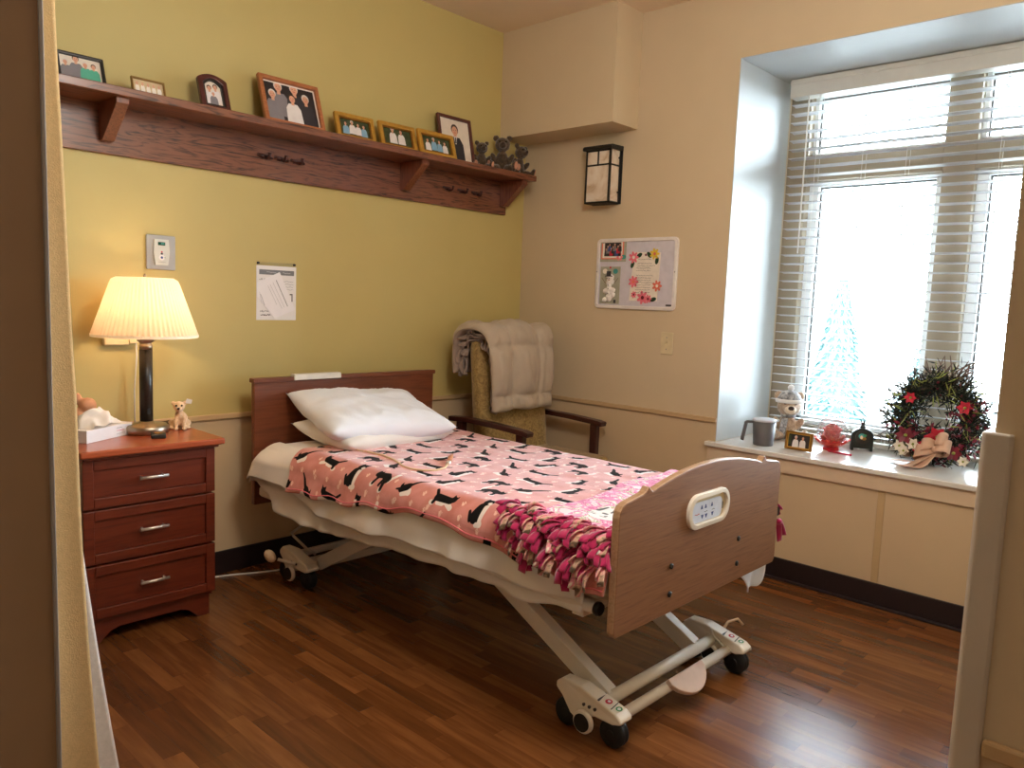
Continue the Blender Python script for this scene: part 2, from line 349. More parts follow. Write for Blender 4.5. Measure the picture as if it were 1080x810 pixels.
    def grid(s, fn, nu, nv, m, smooth=True, closeu=False, mfun=None):
        V = [[s.bm.verts.new(fn(i/nu, j/nv)) for j in range(nv+1)] for i in range(nu+(0 if closeu else 1))]
        fs = []
        for i in range(nu):
            for j in range(nv):
                a, b = V[i], V[(i+1) % len(V)]
                fs.append(s.bm.faces.new((a[j], b[j], b[j+1], a[j+1])))
        s._fin(fs, m, smooth); return V
    def build(s, name, parent=None, bevel=0, seg=2, fix=True, mods=None):
        if fix: bmesh.ops.recalc_face_normals(s.bm, faces=s.bm.faces)
        me = bpy.data.meshes.new(name); s.bm.to_mesh(me); s.bm.free()
        for m in s.mats: me.materials.append(m)
        o = bpy.data.objects.new(name, me); COL.objects.link(o)
        if parent is not None: o.parent = parent
        if bevel:
            b = o.modifiers.new('Bevel', 'BEVEL'); b.width = bevel; b.segments = seg; b.limit_method = 'ANGLE'; b.angle_limit = math.radians(40); b.harden_normals = False
        return o

def remesh(o, vox, smooth=2, disp=0, dscale=.01):
    r = o.modifiers.new('Remesh', 'REMESH'); r.mode = 'VOXEL'; r.voxel_size = vox; r.use_smooth_shade = True
    if smooth:
        q = o.modifiers.new('Smooth', 'SMOOTH'); q.iterations = smooth; q.factor = .5
    if disp:
        t = bpy.data.textures.new('fur', 'CLOUDS'); t.noise_scale = dscale
        d = o.modifiers.new('Disp', 'DISPLACE'); d.texture = t; d.strength = disp; d.mid_level = .5
    return o

def thing(name, label, cat, loc=(0, 0, 0), rot=(0, 0, 0), group=None):
    o = bpy.data.objects.new(name, None); COL.objects.link(o); o.location = loc; o.rotation_euler = rot; o.empty_display_size = .05
    o['label'] = label; o['category'] = cat
    if group: o['group'] = group
    return o
def tag(o, label, cat, group=None):
    o['label'] = label; o['category'] = cat
    if group: o['group'] = group
    return o
def struct(o): o['kind'] = 'structure'; return o
def lab(o, text): o['label'] = text; return o

class Art:
    """flat printed or cut-out marks on a plane: origin o, axes u,v (unit), outward n"""
    def __init__(s, mb, o, u, v, n): s.mb, s.o, s.u, s.v, s.n = mb, Vector(o), Vector(u), Vector(v), Vector(n); s.k = 0
    def poly(s, pts, m, lift=None):
        s.k += 1; h = lift if lift is not None else .0004+.00003*s.k
        f = s.mb.bm.faces.new([s.mb.bm.verts.new(s.o+s.u*a+s.v*b+s.n*h) for a, b in pts]); s.mb._fin([f], m)
    def rect(s, a, b, c, d, m, lift=None): s.poly([(a, b), (c, b), (c, d), (a, d)], m, lift)
    def oval(s, a, b, ra, rb, m, n=14, rot=0, lift=None):
        cr, sr = math.cos(rot), math.sin(rot)
        s.poly([(a+ra*math.cos(2*PI*i/n)*cr-rb*math.sin(2*PI*i/n)*sr, b+ra*math.cos(2*PI*i/n)*sr+rb*math.sin(2*PI*i/n)*cr) for i in range(n)], m, lift)
    def line(s, p, q, w, m, lift=None):
        p, q = Vector(p), Vector(q); d = (q-p); d = Vector((-d.y, d.x)).normalized()*w/2
        s.poly([p+d, q+d, q-d, p-d], m, lift)
    def squig(s, a, b, length, h, m, w, n):
        x = a
        pts = []
        while x < a+length: pts.append((x, b+random.uniform(-h, h))); x += random.uniform(.5, 1.3)*length/n
        for p, q in zip(pts, pts[1:]): s.line(p, q, w, m)
    def flower(s, a, b, r, m, c, n=6):
        for i in range(n):
            t = 2*PI*i/n; s.oval(a+r*.6*math.cos(t), b+r*.6*math.sin(t), r*.5, r*.26, m, 8, t)
        s.oval(a, b, r*.3, r*.3, c, 10)
    def person(s, a, b, h, shirt, hair='hairb', skin='skin'):
        r = h*.11
        s.poly([(a-h*.28, b), (a-h*.25, b+h*.5), (a-h*.15, b+h*.66), (a+h*.15, b+h*.66), (a+h*.25, b+h*.5), (a+h*.28, b)], shirt)
        s.rect(a-r*.45, b+h*.62, a+r*.45, b+h*.76, skin)
        s.oval(a, b+h*.86, r*1.12, r*1.25, hair); s.oval(a, b+h*.82, r*.9, r*1.1, skin)
        s.oval(a-r*.35, b+h*.84, r*.12, r*.1, 'ink', 6); s.oval(a+r*.35, b+h*.84, r*.12, r*.1, 'ink', 6)
        s.line((a-r*.3, b+h*.775), (a+r*.3, b+h*.775), r*.12, 'redp')

def rrect(w, h, r, n=6):
    pts = []
    for cx, cy, a0 in ((w/2-r, h/2-r, 0), (-w/2+r, h/2-r, PI/2), (-w/2+r, -h/2+r, PI), (w/2-r, -h/2+r, 1.5*PI)):
        for i in range(n+1):
            a = a0+PI/2*i/n; pts.append((cx+r*math.cos(a), cy+r*math.sin(a)))
    return pts

# ------------------------------------------------------------------ camera
cam = bpy.data.cameras.new('camera'); co = bpy.data.objects.new('camera', cam); COL.objects.link(co)
yaw, pit, rol = (math.radians(v) for v in (43.11857, -6.08700, 2.18709))
fwd = Vector((math.cos(yaw)*math.cos(pit), math.sin(yaw)*math.cos(pit), math.sin(pit)))
right = Vector((math.sin(yaw), -math.cos(yaw), 0)); up = right.cross(fwd)
r2 = right*math.cos(rol)+up*math.sin(rol); u2 = -right*math.sin(rol)+up*math.cos(rol)
R = Matrix((r2, u2, -fwd)).transposed().to_4x4()
co.matrix_world = Matrix.Translation((-3.46457, -3.20549, 1.2508)) @ R
cam.sensor_width = 36; cam.lens = 817.578/1080*36; cam.clip_start = .02
sc.camera = co

# ------------------------------------------------------------------ room shell
H = 2.752
b = MB(); b.box((-4.75, -4.5, -.1), (.75, .12, 0), 'floor'); struct(b.build('floor'))
b = MB(); b.box((-4.75, -4.5, H), (.75, .12, H+.1), 'ceil'); struct(b.build('ceiling'))
b = MB(); b.box((-4.75, 0, 0), (0, .12, .705), 'beige_low'); b.box((-4.75, 0, .705), (0, .12, H), 'green'); struct(b.build('wall_back'))
b = MB()
b.box((0, -1.355, 0), (.74, .12, .705), 'beige_low'); b.box((0, -1.355, .705), (.74, .12, H), 'beige')
b.box((0, -3.0, 0), (.74, -1.355, .56), 'beige_low'); b.box((0, -3.0, 2.43), (.74, -1.355, H), 'beige')
b.box((0, -4.5, 0), (.74, -3.0, H), 'beige')
struct(b.build('wall_right'))
b = MB(); b.box((-4.87, -4.5, 0), (-4.75, .12, H), 'beige'); struct(b.build('wall_left'))
b = MB(); b.box((-4.75, -4.62, 0), (.75, -4.5, H), 'beige'); struct(b.build('wall_front'))
b = MB(); b.box((-2.34, -4.5, 0), (-.002, -2.99, .69), 'beige_low'); b.box((-2.34, -4.5, .69), (-.002, -2.99, H), 'beige'); struct(b.build('wall_entry_right'))
b = MB(); b.box((-4.75, -2.4, 0), (-3.237, -2.28, H), 'taupe'); struct(b.build('wall_entry_left'))
b = MB(); b.box((-3.2375, -2.4025, 0), (-3.2335, -2.2775, H-.001), 'silver'); struct(b.build('trim_highlight', bevel=.001))  # pale metal edge strip put in for the bluish window highlight
b = MB(); b.box((-.22, -.79, 2.17), (0, 0, H), 'beige'); struct(b.build('wall_soffit'))
# chair rails
def rail(name, lo, hi):
    b = MB(); b.box(lo, hi, 'rail'); struct(b.build(name, bevel=.004))
rail('trim_2', (-4.75, -.012, .692), (0, 0, .716)); rail('trim_3', (-.012, -1.355, .692), (0, -.012, .716)); rail('trim_4', (-2.352, -4.5, .69), (-2.34, -3.013, .714))
# panel joint strip under the sill, and panel joint on the back wall
b = MB(); b.box((-.004, -2.165, .1), (0, -2.135, .507), 'rail'); struct(b.build('trim_5', bevel=.0015))
# base boards
b = MB(); b.box((-4.75, -.012, 0), (0, 0, .102), 'base'); struct(b.build('baseboard_back', bevel=.003))
b = MB(); b.box((-.012, -2.99, 0), (0, -.012, .102), 'base'); b.box((-.03, -2.99, 0), (-.012, -.012, .012), 'base'); struct(b.build('baseboard_right', bevel=.003))
b = MB(); b.box((-2.352, -4.5, 0), (-2.34, -2.99, .102), 'base'); struct(b.build('baseboard_entry', bevel=.003))
# corner guard on the near wall end
b = MB()
pr = [(0, 0), (.0, -.046), (.004, -.05), (.009, -.046), (.009, .012), (.004, .018), (-.06, .018), (-.06, .012), (0, .012)]
b.prism([(-2.34-x if x > 0 else -2.34-x, -2.99+y) for x, y in [(0, -.022), (.007, -.022), (.01, -.018), (.01, .008), (.004, .014), (-.05, .014), (-.05, 0), (0, 0)]], (0, 0, .102), (1, 0, 0), (0, 1, 0), (0, 0, 1.008), 'guard')
struct(b.build('trim_6', bevel=.003))
# recess lining and sill
b = MB(); b.box((.001, -1.358, .6), (.56, -1.354, 2.43), 'reveal'); b.box((.001, -3.0, 2.427), (.56, -1.355, 2.431), 'reveal'); b.box((.001, -3.001, .6), (.56, -2.997, 2.43), 'reveal'); struct(b.build('trim_7'))
b = MB(); b.box((-.03, -3.0, .575), (.6, -1.31, .598), 'sill'); struct(b.build('trim_8', bevel=.005))
b = MB(); b.box((-.014, -2.99, .507), (-.0005, -1.32, .575), 'apron'); struct(b.build('trim_9', bevel=.003))

# ------------------------------------------------------------------ window
win = bpy.data.objects.new('window_1', None); COL.objects.link(win); win['kind'] = 'structure'; win.location = (.62, -2.18, .6)
def wl(v): return Vector(v)-Vector((.62, -2.18, .6))
b = MB()
X0, X1 = .58, .70
for lo, hi in (((X0, -1.465, .598), (X1, -1.356, 2.43)), ((X0, -2.245, .598), (X1, -2.108, 2.43)), ((X0, -3.0, .598), (X1, -2.89, 2.43)),
               ((X0, -2.108, .598), (X1, -1.465, .66)), ((X0, -2.89, .598), (X1, -2.245, .66)), ((X0, -2.108, 1.93), (X1, -1.465, 2.06)), ((X0, -2.89, 1.93), (X1, -2.245, 2.06)),
               ((X0, -2.108, 2.37), (X1, -1.465, 2.43)), ((X0, -2.89, 2.37), (X1, -2.245, 2.43))):
    b.box(wl(lo), wl(hi), 'casing')
b.build('frame', win, bevel=.004)
for (ya, yb) in ((-2.108, -1.465), (-2.89, -2.245)):
    for (za, zb) in ((.66, 1.93), (2.06, 2.37)):
        t = .05 if za < 1 else .022
        b = MB()
        b.box(wl((.63, ya, za)), wl((.69, ya+t*.7, zb)), 'sash'); b.box(wl((.63, yb-t, za)), wl((.69, yb, zb)), 'sash')
        b.box(wl((.63, ya, za)), wl((.69, yb, za+t*.8)), 'sash'); b.box(wl((.63, ya, zb-t*.5)), wl((.69, yb, zb)), 'sash')
        g = .007
        b.box(wl((.655, yb-t-g, za+t*.8)), wl((.685, yb-t, zb-t*.5)), 'gasket'); b.box(wl((.655, ya+t*.7, zb-t*.5-g)), wl((.685, yb-t, zb-t*.5)), 'gasket')
        b.box(wl((.655, ya+t*.7, za+t*.8)), wl((.685, ya+t*.7+g, zb-t*.5)), 'gasket')
        s_ = b.build('sash', win, bevel=.003)
        b = MB(); b.box(wl((.668, ya+.01, za+.01)), wl((.672, yb-.01, zb-.01)), 'glass'); b.build('pane', s_)

# ------------------------------------------------------------------ blind
bl = thing('window_blind', 'white horizontal slat blind lowered over the tall window', 'blind', (.5, -2.18, .6))
def bw(v): return Vector(v)-Vector((.5, -2.18, .6))
b = MB(); b.box(bw((.455, -2.98, 2.333)), bw((.53, -1.402, 2.424)), 'valance'); b.box(bw((.45, -2.98, 2.395)), bw((.455, -1.402, 2.418)), 'valance'); b.build('valance', bl, bevel=.004)
b = MB()
z = .655
while z < 2.325:
    t = math.radians(4+random.uniform(-1, 1)); dz = -math.sin(t)*.025
    yy0, yy1 = -2.975, -1.405
    prof = [(.475, -dz), (.49, .0018-dz*.4), (.5, .0024), (.51, .0018+dz*.4), (.525, dz)]
    loop = [(x, z+q) for x, q in prof]+[(x, z+q-.0036) for x, q in prof[::-1]]
    o_ = Vector((0, yy0, 0))
    b.prism([(x-.5, zz-.6) for x, zz in loop], bw((.5, yy0, .6)), (1, 0, 0), (0, 0, 1), (0, yy1-yy0, 0), 'slat')
    z += .0445
b.build('slats', bl)
b = MB(); b.box(bw((.478, -2.975, .607)), bw((.522, -1.405, .628)), 'valance'); b.build('bottom_rail', bl, bevel=.004)
for y in (-1.55, -1.78, -1.98, -2.36, -2.66, -2.86):
    b = MB()
    for x in (.474, .526): b.tube([bw((x, y, .62)), bw((x, y, 2.34))], .0011, 'cordw', 5)
    b.build('ladder_cord', bl)
b = MB(); b.tube([bw((.462, -1.5, 2.33)), bw((.46, -1.5, 1.55))], .004, 'cordw', 8); b.build('tilt_wand', bl)

# ------------------------------------------------------------------ outdoors
b = MB(); b.box((.76, -30, -1.2), (60, 40, -1.0), 'pave'); struct(b.build('ground'))
def conifer(x, y, h, r, label):
    t = thing('conifer_tree', label, 'tree', (x, y, -1.0), group='conifers outside the window')
    b = MB(); b.tube([(0, 0, 0), (0, 0, h*.9)], [.12, .03], 'twig', 8); b.build('trunk', t)
    b = MB(); n = 30
    for i in range(n):
        f = i/n; z0 = h*(.08+.9*f); rr = r*(1-f)**.85+.05
        k = 30
        for j in range(k):
            a = 2*PI*(j+random.random()*.6)/k; q = rr*random.uniform(.75, 1.1)
            d = Vector((math.cos(a), math.sin(a), 0)); w = Vector((-d.y, d.x, 0))*rr*.2
            p0 = Vector((0, 0, z0+h*.05)); p1 = d*q+Vector((0, 0, z0-h*.045)); pm = d*q*.55+Vector((0, 0, z0+h*.012))
            vs = [b.bm.verts.new(v) for v in (p0, pm+w, p1, pm-w)]; b._fin([b.bm.faces.new(vs)], 'conif')
    b.lathe([(r*.75, h*.08), (r*.52, h*.4), (r*.27, h*.7), (.02, h*.95)], (0, 0, 0), 'conif', 12)
    b.build('foliage', t, fix=False)
conifer(12.0, 2.55, 3.1, .75, 'blue-green conifer outdoors, seen behind the left part of the blind')
conifer(13.5, 1.15, 3.1, .75, 'blue-green conifer outdoors, seen beside the wide window post')
bd = thing('neighbouring_building', 'pale building with grey pitched roof outdoors, seen through the right pane', 'building', (26, 2, -1))
b = MB(); b.box((0, -9, 0), (8, 1.2, 4.2), 'stucco'); wl_ = b.build('wall', bd)
b = MB(); b.prism([(-9.4, 4.2), (1.6, 4.2), (1.6, 4.5), (-3.9, 6.5), (-9.4, 4.5)], (-.4, 0, 0), (0, 1, 0), (0, 0, 1), (8.8, 0, 0), 'roofs'); b.build('roof', bd)
for y in (-7, -4, -1):
    b = MB(); b.box((-.04, y-.6, 1), (0, y+.6, 2.6), 'sash'); f_ = b.build('window', bd)
    b = MB(); b.box((-.05, y-.5, 1.1), (-.041, y+.5, 2.5), 'grey'); b.build('pane', f_)

# ------------------------------------------------------------------ wall shelf
sh = thing('wall_shelf', 'long dark oak shelf with bracketed backboard on the green wall', 'shelf', (-1.4, 0, 1.93))
def sl(v): return Vector(v)-Vector((-1.4, 0, 1.93))
b = MB(); b.box(sl((-2.75, -.22, 1.926)), sl((-.137, -.001, 1.957)), 'oakd'); b.build('shelf_board', sh, bevel=.003)
b = MB(); b.box(sl((-2.72, -.02, 1.746)), sl((-.172, -.001, 1.926)), 'oakd'); b.build('backboard', sh, bevel=.002)
for x in (-2.35, -.93, -.205):
    b = MB(); b.prism([(-.02, 1.926), (-.195, 1.926), (-.195, 1.905), (-.05, 1.79), (-.02, 1.79)], sl((x-.022, 0, 0))+Vector((0, 0, 0)), (0, 1, 0), (0, 0, 1), (.044, 0, 0), 'oakd_v')
    b.build('bracket', sh, bevel=.002)
for x in (-1.70, -1.62, -1.54, -.63, -.525, -.42):
    b = MB(); c = sl((x, -.02, 1.838))
    b.box(c+Vector((-.018, -.006, -.01)), c+Vector((.018, 0, .01)), 'mahog')
    b.tube([c+Vector((0, -.004, 0)), c+Vector((0, -.03, -.012)), c+Vector((0, -.045, -.008)), c+Vector((0, -.05, .012))], [.006, .006, .006, .008], 'mahog', 8)
    b.tube([c+Vector((-.034, -.008, .004)), c+Vector((.034, -.01, -.004))], .006, 'mahog', 8)
    b.build('coat_hook', sh)
b = MB(); b.box(sl((-.872, -.1, 1.912)), sl((-.846, -.09, 1.9262)), 'steel'); b.build('metal_clip', sh)

# ------------------------------------------------------------------ picture frames on the shelf
def frame(name, label, x, y, w, h, border, t, fmat, photo, tilt=20, yaw=0, arch=0, inner=None, mount=0, cat='picture frame', group='picture frames on the wall shelf', stand=True, z=1.9575, photoart=None):
    r = thing(name, label, cat, (x, y, z), (-math.radians(tilt), 0, math.radians(yaw)), group)
    def outline(w_, h_, z0, a):
        p = [(-w_/2, z0), (w_/2, z0)]
        if a:
            for i in range(0, 13):
                f = i/12; p.append((w_/2-w_*f, z0+h_-a*(2*f-1)**2))
        else: p += [(w_/2, z0+h_), (-w_/2, z0+h_)]
        return p
    b = MB()
    outer = outline(w, h, 0, arch); inn = outline(w-2*border, h-2*border, border, arch)
    def ring(oa, ia, y0, y1, m):
        n = len(oa); V = [[b.bm.verts.new((p[0], yy, p[1])) for p in L_] for L_, yy in ((oa, y0), (ia, y0), (oa, y1), (ia, y1))]
        fs = []
        for i in range(n):
            j = (i+1) % n
            fs += [b.bm.faces.new((V[0][i], V[0][j], V[1][j], V[1][i])), b.bm.faces.new((V[2][i], V[3][i], V[3][j], V[2][j])), b.bm.faces.new((V[0][i], V[2][i], V[2][j], V[0][j])), b.bm.faces.new((V[1][i], V[1][j], V[3][j], V[3][i]))]
        b._fin(fs, m)
    ring(outer, inn, -t, 0, fmat)
    b.build('frame_border', r, bevel=min(.004, border*.3))
    if inner:
        b = MB(); k = border; q = border*.35
        ring(outline(w-2*k+.001, h-2*k+.001, k-.0005, arch), outline(w-2*(k+q), h-2*(k+q), k+q, arch), -t*.75, -t*.2, inner); b.build('inner_lip', r)
        border = border+q
    if mount:
        b = MB(); ring(outline(w-2*border+.001, h-2*border+.001, border-.0005, arch), outline(w-2*(border+mount), h-2*(border+mount), border+mount, arch), -t*.45, -t*.3, 'mat_w'); b.build('mount', r)
        border += mount
    b = MB(); b.prism(outline(w-2*border+.002, h-2*border+.002, border-.001, arch), (0, -t*.3, 0), (1, 0, 0), (0, 0, 1), (0, .002, 0), photo)
    a = Art(b, (0, -t*.3, border), (1, 0, 0), (0, 0, 1), (0, -1, 0))
    if photoart: photoart(a, w-2*border, h-2*border)
    b.build('photo', r, fix=False)
    b = MB(); b.box((-w/2+border*.5, -t*.2, border*.5), (w/2-border*.5, 0, h-border*.5-arch), 'fblack'); b.build('backing', r)
    if stand:
        b = MB(); a_ = math.radians(tilt); hh = h*.6
        dn = hh*math.cos(a_)  # easel leg reaching straight back down to the shelf
        p0 = Vector((0, .002, hh)); 
        pw = Vector((0, min(hh*.55, .055), 0))
        # solve in world: leg foot at shelf level behind the frame
        foot_w = Vector((0, math.sin(a_)*hh+pw.y, 0)); inv = Matrix.Rotation(a_, 3, 'X')
        b.bar(p0, inv @ foot_w, .03, .003, 'fblack', up=(0, 1, 0)); b.build('easel_leg', r)
    return r
def group_photo(people, bg_low=None):
    def f(a, w, h):
        if bg_low: a.rect(-w/2, 0, w/2, h*.35, bg_low)
        for x, b_, hh, s_, hr in people: a.person(x*w, b_*h, hh*h*1.32, s_, hr)
    return f
frame('picture_frame', 'black landscape frame at the curtain end of the shelf', -2.458, -.12, .158, .112, .011, .014, 'fblack', 'photopale', 20,
      photoart=group_photo([(-.36, .05, .6, 'greyshirt', 'hairw'), (-.1, .05, .78, 'greyshirt', 'hairb'), (.12, .05, .62, 'tealshirt', 'hairw'), (.32, .05, .6, 'tealshirt', 'hairb')]))
def faint(a, w, h):
    for i in range(5): a.oval((-.36+.18*i)*w, h*.45, w*.07, h*.26, 'mat_w'); a.oval((-.36+.18*i)*w, h*.75, w*.035, h*.12, 'skin')
frame('picture_frame', 'low clear frame with thin gold edge, second from the curtain', -2.222, -.11, .126, .076, .006, .012, 'goldwire', 'photobeige', 18, yaw=2, photoart=faint)
frame('picture_frame', 'rosewood frame with arched top on the shelf', -1.968, -.12, .122, .158, .02, .02, 'fred', 'photopale', 20, yaw=0, arch=.022, inner='fblack',
      photoart=group_photo([(-.2, .05, .6, 'whites', 'hairb'), (.18, .1, .62, 'whites', 'hairb'), (0, .0, .45, 'greyshirt', 'hairw')]))
frame('picture_frame', 'large brown wooden frame with family portrait against dark background', -1.612, -.125, .292, .222, .02, .022, 'fwood', 'photodark', 20, mount=.005,
      photoart=group_photo([(-.22, .12, .72, 'greyshirt', 'hairw'), (.1, .12, .74, 'suit', 'hairw'), (-.36, .0, .62, 'greyshirt', 'hairw'), (.31, .0, .66, 'suit', 'hairw'), (.03, -.02, .62, 'whites', 'hairb')]))
gp = lambda s1, s2: group_photo([(-.3, .05, .62, s1, 'hairb'), (-.08, .12, .66, s2, 'hairw'), (.12, .1, .6, s2, 'hairb'), (.31, .05, .6, s1, 'hairb')], None)
frame('picture_frame', 'gold landscape frame next to the large wooden frame', -1.29, -.12, .212, .128, .019, .02, 'fgold', 'photogreen', 18, yaw=-2, inner='fgolddk', photoart=gp('blues', 'whites'))
frame('picture_frame', 'middle gold landscape frame, between two other gold frames', -1.04, -.12, .216, .134, .019, .02, 'fgold', 'photogreen', 18, yaw=-2, inner='fgolddk', photoart=group_photo([(-.15, .1, .75, 'whites', 'hairw'), (.15, .1, .72, 'whites', 'hairb')]))
frame('picture_frame', 'gold landscape frame overlapping the corner of the portrait frame', -.81, -.145, .236, .134, .02, .02, 'fgold', 'photogreen', 18, yaw=-1, inner='fgolddk', photoart=gp('whites', 'blues'))
frame('picture_frame', 'tall mahogany frame with a person in dark suit', -.618, -.085, .238, .258, .016, .018, 'fmahog', 'photopale', 12,
      photoart=lambda a, w, h: (a.person(0, -.02*h, .92*h, 'suit', 'hairb'), a.poly([(-.02*w, .42*h), (.02*w, .42*h), (.05*w, .6*h), (-.05*w, .6*h)], 'whites'), a.line((0, .44*h), (0, .58*h), .008, 'ink')))

# ------------------------------------------------------------------ plush toys
def teddy(name, label, loc, rotz, s, fur, paw, group=None, tilt=(0, 0), vox=.005, spread=.5, snout=None, hs=1.0):
    """seated bear facing local -Y, total height about 1*s"""
    t = thing(name, label, 'plush toy', loc, (tilt[0], tilt[1], rotz), group)
    b = MB()
    E = lambda c, r, rot=None: b.ell([q*s for q in c], [q*s for q in r], fur, 2, rot)
    E((0, .02, .26), (.2, .17, .25)); E((0, -.01, .42), (.14, .12, .12)); E((0, -.04, .7), (.2*hs, .19*hs, .185*hs)); E((0, -.04-.16*hs, .7-.045*hs), (.105*hs, .1*hs, .085*hs))
    for k in (-1, 1):
        E((k*.17*hs, 0, .7+.165*hs), (.08*hs, .055*hs, .08*hs)); 
        E((k*.22, -.06, .34), (.075, .085, .16), (.5, k*.45, 0))
        E((k*.17, -.16, .1), (.1, .2, .095), (0, 0, k*spread)); E((k*(.17+.2*spread), -.33, .14), (.095, .07, .135), (.15, 0, k*spread))
    remesh(b.build('body', t), vox, 2, .006 if s < .3 else .01, .006)
    for k in (-1, 1):
        b = MB(); b.ell((k*.085*hs*s, (-.04-.165*hs)*s, (.7+.055*hs)*s), .024*s, 'eye', 2); b.build('eye', t)
    b = MB(); b.ell((0, (-.04-.258*hs)*s, (.7-.015*hs)*s), (.05*hs*s, .03*s, .038*hs*s), 'nose', 2); b.build('nose', t)
    for k in (-1, 1):
        b = MB(); b.ell((k*(.17+.235*spread)*s, -.395*s, .145*s), (.062*s, .012*s, .098*s), paw, 2, (.15, 0, k*spread)); b.build('foot_pad', t)
    if snout:
        b = MB(); b.ell((0, (-.04-.172*hs)*s, (.7-.045*hs)*s), (.1*hs*s, .1*hs*s, .08*hs*s), snout, 2); b.build('muzzle', t)
    return t
BG = 'dark brown teddy bears at the shelf end'
teddy('teddy_bear', 'dark brown bear half hidden behind the mahogany portrait frame', (-.445, -.085, 1.9575), -.5, .165, 'furbrown', 'paw', BG, vox=.004)
teddy('teddy_bear', 'dark brown bear seated upright with both feet forward, in the middle of three', (-.315, -.115, 1.9575), -.75, .215, 'furbrown', 'paw', BG, vox=.004, spread=.75)
teddy('teddy_bear', 'dark brown bear slumped on the very tip of the shelf', (-.185, -.115, 1.9575), -.1, .19, 'furbrown', 'paw', BG, tilt=(0, .12), vox=.004, spread=.7)

# ------------------------------------------------------------------ things on the green wall
def on_green(name, label, cat, x, z, y=-.001): return thing(name, label, cat, (x, y, z))
t = on_green('nurse_call_panel', 'silver nurse call panel with small green display above the lamp', 'wall panel', -2.143, 1.392)
b = MB(); b.prism(rrect(.115, .137, .004, 2), (0, 0, 0), (1, 0, 0), (0, 0, 1), (0, -.008, 0), 'silver'); b.build('plate', t, bevel=.002)
b = MB(); pts = [(-.025, -.05), (.025, -.05), (.0315, 0), (.028, .052), (-.028, .052), (-.0315, 0)]
b.prism(pts, (0, -.008, 0), (1, 0, 0), (0, 0, 1), (0, -.007, 0), 'plate')
a = Art(b, (0, -.015, 0), (1, 0, 0), (0, 0, 1), (0, -1, 0)); a.oval(0, .002, .004, .003, 'redp'); a.oval(0, -.005, .005, .004, 'ink'); a.oval(0, -.02, .012, .011, 'paper'); a.oval(0, -.02, .005, .005, 'bluep'); a.oval(.012, -.02, .002, .002, 'greenp'); a.squig(-.015, -.038, .03, .001, 'grey', .001, 12)
b.build('faceplate', t, fix=False)
b = MB(); b.box((-.015, -.017, .028), (.013, -.014, .041), 'lcd'); a = Art(b, (0, -.017, .03), (1, 0, 0), (0, 0, 1), (0, -1, 0)); a.rect(-.004, .003, .01, .008, 'teal'); b.build('display', t, fix=False)

t = on_green('wall_notice', 'white notice with grey heading pinned to the green wall', 'notice', -1.626, 1.25)
b = MB(); b.prism([(-.099, -.125), (.099, -.125), (.099, .118), (-.099, .118)], (0, 0, 0), (1, 0, 0), (0, 0, 1), (0, -.0012, 0), 'paper')
a = Art(b, (0, -.0012, 0), (1, 0, 0), (0, 0, 1), (0, -1, 0)); a.rect(-.086, .078, .088, .1, 'grey'); a.squig(-.05, .089, .05, .002, 'lgrey', .003, 10); a.squig(.03, .089, .04, .002, 'lgrey', .003, 8)
a.squig(-.086, .058, .03, .006, 'grey', .002, 8)
for i in range(4): a.squig(.035, .05-.012*i, .05, .002, 'lgrey', .002, 10)
a.rect(.065, -.01, .08, -.005, 'ink'); a.rect(.074, -.04, .08, -.008, 'grey'); a.squig(-.083, -.085, .045, .005, 'grey', .002, 14); a.squig(-.08, -.102, .05, .003, 'ink', .003, 14)
b.build('sheet', t, fix=False)
b = MB()
pts = [Vector(p) for p in ((-.102, .038), (.012, .094), (.098, -.08), (.0, -.122), (-.09, -.06))]
b.prism([(-.1, .04), (.014, .092), (.094, -.076), (-.01, -.118), (-.096, -.02)], (0, -.002, 0), (1, 0, 0), (0, 0, 1), (0, -.0015, 0), 'paper2')
a = Art(b, (0, -.0035, 0), (1, 0, 0), (0, 0, 1), (0, -1, 0))
for (p, q, w, m) in (((-.004, .055), (.055, -.062), .003, 'grey'), ((-.02, .045), (.038, -.066), .0015, 'lgrey'), ((-.034, .035), (.026, -.072), .0015, 'lgrey'), ((-.045, .03), (-.0, -.055), .0015, 'lgrey'), ((-.08, -.01), (-.06, -.06), .003, 'lgrey'), ((-.085, .0), (-.075, -.05), .0015, 'lgrey')): a.line(p, q, w, m)
b.build('folded_letter', t, fix=False)
for x in (-.092, .088):
    b = MB(); b.lathe([(.0055, 0), (.0055, .004), (.003, .008), (.004, .011)], (x, -.0, .128), 'ink', 12, 'Y'); o_ = b.build('push_pin', t); 
    for v in o_.data.vertices: v.co.y = -v.co.y
b = MB(); b.box((-.097, -.0008, .118), (.097, 0, .133), 'acrylic'); b.build('clear_strip', t)

t = on_green('cord_raceway', 'cream wall outlet box behind the lamp shade', 'outlet box', -2.308, 1.042)
b = MB(); b.box((-.062, -.03, -.019), (.03, 0, .019), 'almond'); b.build('box_cover', t, bevel=.004)
b = MB(); b.box((.028, -.04, -.012), (.062, 0, .014), 'almond'); b.build('plug', t, bevel=.003)
b = MB(); b.tube([(.055, -.03, -.01), (.056, -.032, -.06), (.05, -.02, -.2), (.052, -.016, -.33)], .0028, 'cordw', 8); b.build('lamp_cord', t)

